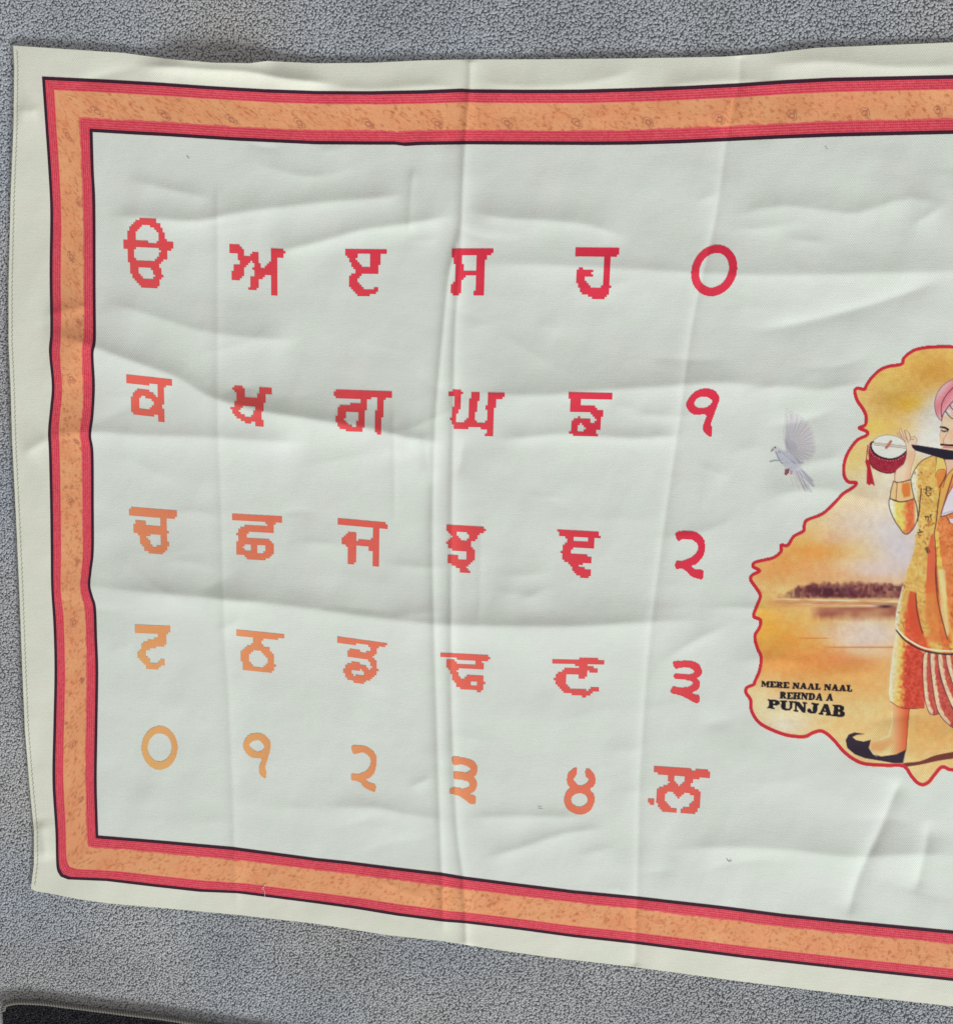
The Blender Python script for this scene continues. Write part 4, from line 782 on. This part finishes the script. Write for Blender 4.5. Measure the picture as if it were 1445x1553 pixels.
    # --- lettering
    T = {'M':(11.5,[[(0,0),(3.4,0),(5.8,5.6),(8.2,0),(11.5,0),(11.5,1.3),(10.6,1.3),(10.6,8.7),(11.5,8.7),(11.5,10),(7.2,10),(7.2,8.7),(7.9,8.7),(7.9,3.6),(5.5,8.8),(4.6,8.8),(2.2,3.6),(2.2,8.7),(3.0,8.7),(3.0,10),(0,10),(0,8.7),(.9,8.7),(.9,1.3),(0,1.3)]]),
     'E':(8.2,[[(0,0),(7.8,0),(7.8,3.1),(6.6,3.1),(6.0,1.5),(4.1,1.5),(4.1,4.2),(5.4,4.2),(5.4,5.7),(4.1,5.7),(4.1,8.5),(6.2,8.5),(7.0,6.8),(8.2,6.8),(8.0,10),(0,10),(0,8.7),(1,8.7),(1,1.3),(0,1.3)]]),
     'R':(9.4,[[(0,0),(5.5,0),(8.2,1),(8.4,3.8),(6.6,5.2),(8,7),(8.6,8.6),(9.6,8.7),(9.2,10),(6.3,10),(5,6.4),(4.1,5.8),(4.1,8.7),(5,8.7),(5,10),(0,10),(0,8.7),(1,8.7),(1,1.3),(0,1.3)],[(4.1,1.5),(5.2,1.7),(5.3,3.9),(4.1,4.3)]]),
     'N':(9.8,[[(0,0),(3.6,0),(7.4,5.6),(7.4,1.3),(6.4,1.3),(6.4,0),(9.8,0),(9.8,1.3),(8.8,1.3),(8.8,10),(6.8,10),(2.3,3.6),(2.3,8.7),(3.4,8.7),(3.4,10),(0,10),(0,8.7),(1,8.7),(1,1.3),(0,1.3)]]),
     'A':(10,[[(3.6,0),(6.4,0),(9.2,8.7),(10,8.7),(10,10),(5.4,10),(5.4,8.7),(6.2,8.7),(5.8,7.2),(3.2,7.2),(2.8,8.7),(3.7,8.7),(3.7,10),(0,10),(0,8.7),(1,8.7),(3.6,1.3)],[(3.6,5.9),(5.4,5.9),(4.5,2.9)]]),
     'L':(8,[[(0,0),(5,0),(5,1.3),(4.1,1.3),(4.1,8.5),(6,8.5),(6.9,6.2),(8,6.2),(7.8,10),(0,10),(0,8.7),(1,8.7),(1,1.3),(0,1.3)]]),
     'H':(10.4,[[(0,0),(4.9,0),(4.9,1.3),(4.1,1.3),(4.1,4.1),(6.3,4.1),(6.3,1.3),(5.5,1.3),(5.5,0),(10.4,0),(10.4,1.3),(9.4,1.3),(9.4,8.7),(10.4,8.7),(10.4,10),(5.5,10),(5.5,8.7),(6.3,8.7),(6.3,5.6),(4.1,5.6),(4.1,8.7),(4.9,8.7),(4.9,10),(0,10),(0,8.7),(1,8.7),(1,1.3),(0,1.3)]]),
     'D':(9.6,[[(0,0),(5.4,0),(8.4,1.4),(9.5,5),(8.4,8.6),(5.4,10),(0,10),(0,8.7),(1,8.7),(1,1.3),(0,1.3)],[(4.1,1.5),(5.8,2.2),(6.4,5),(5.8,7.8),(4.1,8.5)]]),
     'P':(9,[[(0,0),(6,0),(8.6,1.2),(8.8,4.4),(6.4,6.1),(4.1,6.1),(4.1,8.7),(5.4,8.7),(5.4,10),(0,10),(0,8.7),(1,8.7),(1,1.3),(0,1.3)],[(4.1,1.5),(5.5,1.8),(5.6,4.2),(4.1,4.6)]]),
     'U':(10,[[(0,0),(5,0),(5,1.3),(4.1,1.3),(4.1,7.2),(5,8.4),(6.6,8.2),(7.4,6.8),(7.4,1.3),(6.4,1.3),(6.4,0),(10,0),(10,1.3),(9,1.3),(9,7),(7.4,9.6),(4.6,10.2),(2,9.4),(1,7.2),(1,1.3),(0,1.3)]]),
     'J':(8.4,[[(3,0),(8.4,0),(8.4,1.3),(7.5,1.3),(7.5,7),(6.2,9.6),(3.2,10.2),(.8,9.2),(0,7.2),(1,5.8),(2.6,6),(3.2,7.4),(3.4,8.6),(4.3,8),(4.4,1.3),(3,1.3)]]),
     'B':(9.6,[[(0,0),(6,0),(8.4,1.2),(8.6,3.4),(7.2,4.7),(9,5.8),(9.3,8),(8,9.6),(5.8,10),(0,10),(0,8.7),(1,8.7),(1,1.3),(0,1.3)],[(4.1,1.5),(5.3,1.8),(5.3,3.8),(4.1,4.1)],[(4.1,5.5),(5.8,5.8),(6,8.1),(4.1,8.5)]])}
    def word(txt, p0, p1, h0, h1, sp=0.7):
        tot = sum((T[ch][0]+sp) if ch != ' ' else 4.2 for ch in txt); p0 = np.array(p0); p1 = np.array(p1); u = 0
        for ch in txt:
            if ch == ' ': u += 4.2; continue
            wd, ps = T[ch]; W = None; acc = None
            P_ = []
            for q in ps:
                q = np.array(q, float); k = (u+q[:,0])/tot; hh = h0 + (h1-h0)*k
                b = p0[None] + (p1-p0)[None]*k[:,None]; up = np.stack([0.06*hh, -hh], -1)*(1-q[:,1]/10)[:,None]
                P_.append(b + up*np.array([1,1]))
            Wn = c.win(P_[0], 2); X_, Y_ = c.X[Wn], c.Y[Wn]
            cov = np.zeros(X_.shape)
            for dx in (-.55, 0, .55):
                for dy in (-.45, 0, .45):
                    m = np.zeros(X_.shape, bool)
                    for q in P_: m ^= inside(q, X_+dx, Y_+dy)
                    cov += m
            cov = np.clip(cov/9*1.9, 0, 1)
            c.img[Wn] = c.img[Wn]*(1-cov[...,None]) + np.array((26,22,34))*cov[...,None]
            c.id[Wn] = np.where(cov > 0.5, 5, c.id[Wn])
            u += wd + sp
    Z = lambda x, y: (1140+x/9.03, 1020+y/9.03)
    word('MERE NAAL NAAL', Z(128,198), Z(1378,264), 9.0, 9.6)
    word('REHNDA A', Z(380,358), Z(1118,392), 10.2, 10.6)
    word('PUNJAB', Z(212,488), Z(1280,618), 13.2, 18.0, .2)
    # red line round it all
    c.line(np.vstack([OUTS, OUTS[:1]]), 5.4, (196,42,60), 2)
    for ident, name in ((1,'printed_landscape'),(2,'printed_outline'),(3,'printed_musician'),(4,'printed_string_instrument'),(5,'printed_slogan')):
        idc = c.id[:-1,:-1]; m = (idc == ident)
        o = print_sheet(name, c.X, c.Y, ink(np.clip(c.img, 0, 255)), CLOTH, m, 0.00022)
        if ident == 3: o['label'] = 'drawn man in pink turban and orange and yellow kurta holding the instrument'
        if ident == 4: o['label'] = 'drawn one-stringed instrument with dark red bowl and tassel'
        if ident == 5: o['label'] = 'black lettering on three lines at the lower left of the picture'
        if ident == 1: o['label'] = 'sunset over water with dark trees inside the red outline'
picture()

# ---- printed dove ---------------------------------------------------------
def dove():
    c = Canvas(1160, 606, 1242, 752, 0.8)
    def Fz(l): return np.array(l, float)/9.71 + (1140, 600)
    gcol = np.array((209,214,208.0)); c.img[:] = gcol
    f = lambda n_, s_, sd: (vnoise(c.X, c.Y, s_, sd)-.5)*n_
    # wing: feathers fan out from the shoulder
    root = Fz([(545,760)])[0]
    WING = spline(Fz([(500,720),(490,560),(505,330),(530,170),(560,240),(640,280),(740,330),(840,440),(900,560),(920,700),(930,830),(860,930),(760,960),(660,960),(560,880)]),3,True)
    def wing(Xl, Yl):
        d = np.hypot(Xl-root[0], Yl-root[1]); an = np.arctan2(Yl-root[1], Xl-root[0])
        t = np.clip(1-d/50, 0, 1)[...,None]; r_ = (np.cos(an*34)*.5+.5)[...,None]
        base = np.array((150,147,160))*t**1.1 + np.array((203,196,202))*(1-t**1.1)
        return base*(1-.10*r_) + 8
    c.fill(WING, 0, 1, 2.4, .85, wing)
    for k in range(15):
        a0 = -1.50 + k*0.125; L_ = 54-12*abs(k-3)/12 - (k > 9)*4
        p = [root + np.array([math.cos(a0), math.sin(a0)])*q for q in (12, L_*.5, L_*.82)]
        c.line(p, .7, (158,142,156), None, .45); c.line([q+np.array([.9,.5]) for q in p], .6, (232,230,232), None, .6)
    c.fill(spline(Fz([(490,640),(530,720),(520,800),(600,880),(700,960),(760,990),(650,1000),(540,880),(510,780)]),3,True), (128,126,150), 1, 1.6, .7)
    # tail feathers
    for (a, b, wd, col) in (((640,1080),(910,1330),4.6,(168,162,180)),((620,1090),(870,1410),4.0,(176,170,184)),((600,1100),(800,1400),3.6,(182,172,182)),((690,1060),(890,1260),5.0,(170,164,184)),((590,1120),(700,1370),2.6,(206,194,196)),((560,1130),(610,1310),2.4,(208,196,196))):
        c.line(Fz([a, b]), wd*.8, col, 1, .75)
    for a, b in (((660,1120),(780,1400)),((700,1110),(830,1410)),((720,1080),(900,1325)),((760,1120),(890,1260))): c.line(Fz([a, b]), .8, (120,114,134), None, .7)
    # body, head
    BODY = spline(Fz([(345,760),(310,765),(305,795),(330,820),(360,870),(385,930),(440,990),(500,1060),(560,1100),(640,1110),(720,1100),(720,1040),(680,980),(620,900),(540,830),(470,820),(410,790)]),3,True)
    def body(Xl, Yl): return np.array((176,177,190)) + ((Xl-1185)*0.5)[...,None] + ((vnoise(Xl,Yl,2,110)-.5)*16)[...,None]
    c.fill(BODY, 0, 1, .8, .95, body)
    c.line(spline(Fz([(345,815),(375,880),(400,945),(450,1000)]),3), 1.4, (112,112,132), None, .8); c.line(spline(Fz([(380,820),(450,850),(540,930),(640,1000)]),3), 1.8, (120,122,146), None, .6); c.line(Fz([(430,850),(560,960)]), 3, (196,194,212), None, .6)
    c.fill(ell(*Fz([(352,790)])[0], 5.0, 4.0), (196,190,196), 1, .8, .9)
    c.line(Fz([(342,762),(346,766)]), 2.0, (40,34,40), 1); c.line(Fz([(312,795),(290,810),(285,818)]), 1.4, (70,64,72), 1); c.line(Fz([(300,790),(318,775)]), 1.4, (130,120,126), 1)
    c.line(spline(Fz([(395,955),(340,955),(270,972)]),3), 1.3, (104,104,116), 1)
    c.fill(Fz([(490,1085),(555,1070),(545,1140),(505,1175),(478,1160)]), (130,58,76), 1); c.fill(Fz([(560,1100),(600,1105),(595,1160),(565,1160)]), (168,136,146), 1, 1)
    c.img[:] = gcol + (c.img-gcol)*0.86
    dif = np.abs(c.img-gcol).sum(-1)
    m = (dif[:-1,:-1] > 9) | (dif[1:,1:] > 9)
    o = print_sheet('printed_dove', c.X, c.Y, ink(np.clip(c.img, 0, 255)), CLOTH, m, 0.00014)
    o['label'] = 'pale dove in flight printed left of the picture'
dove()

# ---- hem stitches along the left edge and loose ends ---------------------
def tube(P, r, K=5):
    P = np.asarray(P, float); T = np.gradient(P, axis=0); T /= np.linalg.norm(T, axis=1, keepdims=True)+1e-12
    S = np.cross(T, [0,0,1.0]); S /= np.linalg.norm(S, axis=1, keepdims=True)+1e-9; Nn = np.cross(S, T)
    a = np.arange(K)*2*math.pi/K
    V = P[:,None,:] + r*(np.cos(a)[None,:,None]*S[:,None,:] + np.sin(a)[None,:,None]*Nn[:,None,:])
    m = len(P); i = np.arange(m-1)[:,None]*K; j = np.arange(K)[None]; j2 = (j+1) % K
    return V.reshape(-1,3), np.stack([i+j, i+K+j, i+K+j2, i+j2], -1).reshape(-1,4)
def joined(name, paths, r, col, parent, kind=None, mat=None):
    Vs, Fs, b = [], [], 0
    for p in paths:
        V, f = tube(p, r, 4); Vs.append(V); Fs.append(f+b); b += len(V)
    o = mesh_obj(name, np.vstack(Vs), np.vstack(Fs), col, mat or MAT_THREAD, parent)
    if kind: o['kind'] = kind
    return o
def hem():
    ys = np.arange(76, 1344, 3.4); st = []
    for q, y in enumerate(ys):
        x = left_x(y)+5.6 + (0.9 if q % 2 else -0.9) + random.uniform(-.25,.25)
        x2 = left_x(y+3.4)+5.6 + (-0.9 if q % 2 else 0.9)
        st.append(cloth_point(np.array([x, (x+x2)/2, x2]), np.array([y, y+1.7, y+3.4]), 0.0004))
    joined('hem_stitching', st, 0.00028, lin((176,174,150)), CLOTH, 'stuff')
    fr = []
    oc = np.vstack([np.array(LEFT)]); d = np.r_[0, np.cumsum(np.hypot(*np.diff(oc, axis=0).T))]
    for s in np.arange(1, d[-1], 2.3):
        x, y = np.interp(s, d, oc[:,0]), np.interp(s, d, oc[:,1]); L_ = random.uniform(1.0, 3.2); dy = random.uniform(-1.6,1.6)
        fr.append(cloth_point(np.array([x+1, x-L_*.5, x-L_]), np.array([y, y+dy*.4, y+dy]), 0.0) - np.array([[0,0,.0002],[0,0,.0006],[0,0,.0013]]))
    oc = np.array(TOP); d = np.r_[0, np.cumsum(np.hypot(*np.diff(oc, axis=0).T))]
    for s in np.arange(1, d[-1], 4.1):
        x, y = np.interp(s, d, oc[:,0]), np.interp(s, d, oc[:,1]); L_ = random.uniform(.4, 1.6); dx = random.uniform(-1,1)
        fr.append(cloth_point(np.array([x, x+dx]), np.array([y+1, y-L_]), -0.0003))
    oc = np.array(BOT); d = np.r_[0, np.cumsum(np.hypot(*np.diff(oc, axis=0).T))]
    for s in np.arange(1, d[-1], 4.7):
        x, y = np.interp(s, d, oc[:,0]), np.interp(s, d, oc[:,1]); L_ = random.uniform(.4, 1.8); dx = random.uniform(-1,1)
        fr.append(cloth_point(np.array([x, x+dx]), np.array([y-1, y+L_]), -0.0003))
    joined('frayed_threads', fr, 0.00016, ink((214,212,190)), CLOTH, 'stuff')
hem()
def lint(pts, r, col, label):
    p = spline(np.array(pts, float), 5); P = cloth_point(p[:,0], p[:,1], 0.0011)
    base = P.mean(0); V, f = tube(P - base, r, 5)
    o = mesh_obj('lint_thread', V, f, lin(col), MAT_THREAD); o.location = base
    o['label'] = label; o['category'] = 'thread'; o['group'] = 'loose threads on the cloth'
lint([(1102,1303),(1105,1307),(1107,1307),(1109.5,1305)], .0003, (90,86,90), 'tiny dark curled fibre on the white field below the numeral with a dot')
lint([(402,1341),(400,1346),(397,1348),(401,1352),(401.5,1361)], .00028, (240,225,215), 'fine white kinked thread lying across the lower red stripe')
lint([(398,1345),(400.5,1350)], .00024, (240,225,215), 'short white wisp beside the kinked thread on the lower stripe')
lint([(283.5,236),(285,238),(287,239.5)], .0003, (104,102,96), 'small dark fibre near the upper left corner of the field')
lint([(816,1225.5),(819,1226.5),(823,1226.5)], .00026, (120,120,100), 'short olive fibre lying left of the last orange numeral')
lint([(1252,224),(1255,224.6)], .00028, (100,90,100), 'dark speck of lint just under the top border on the right')
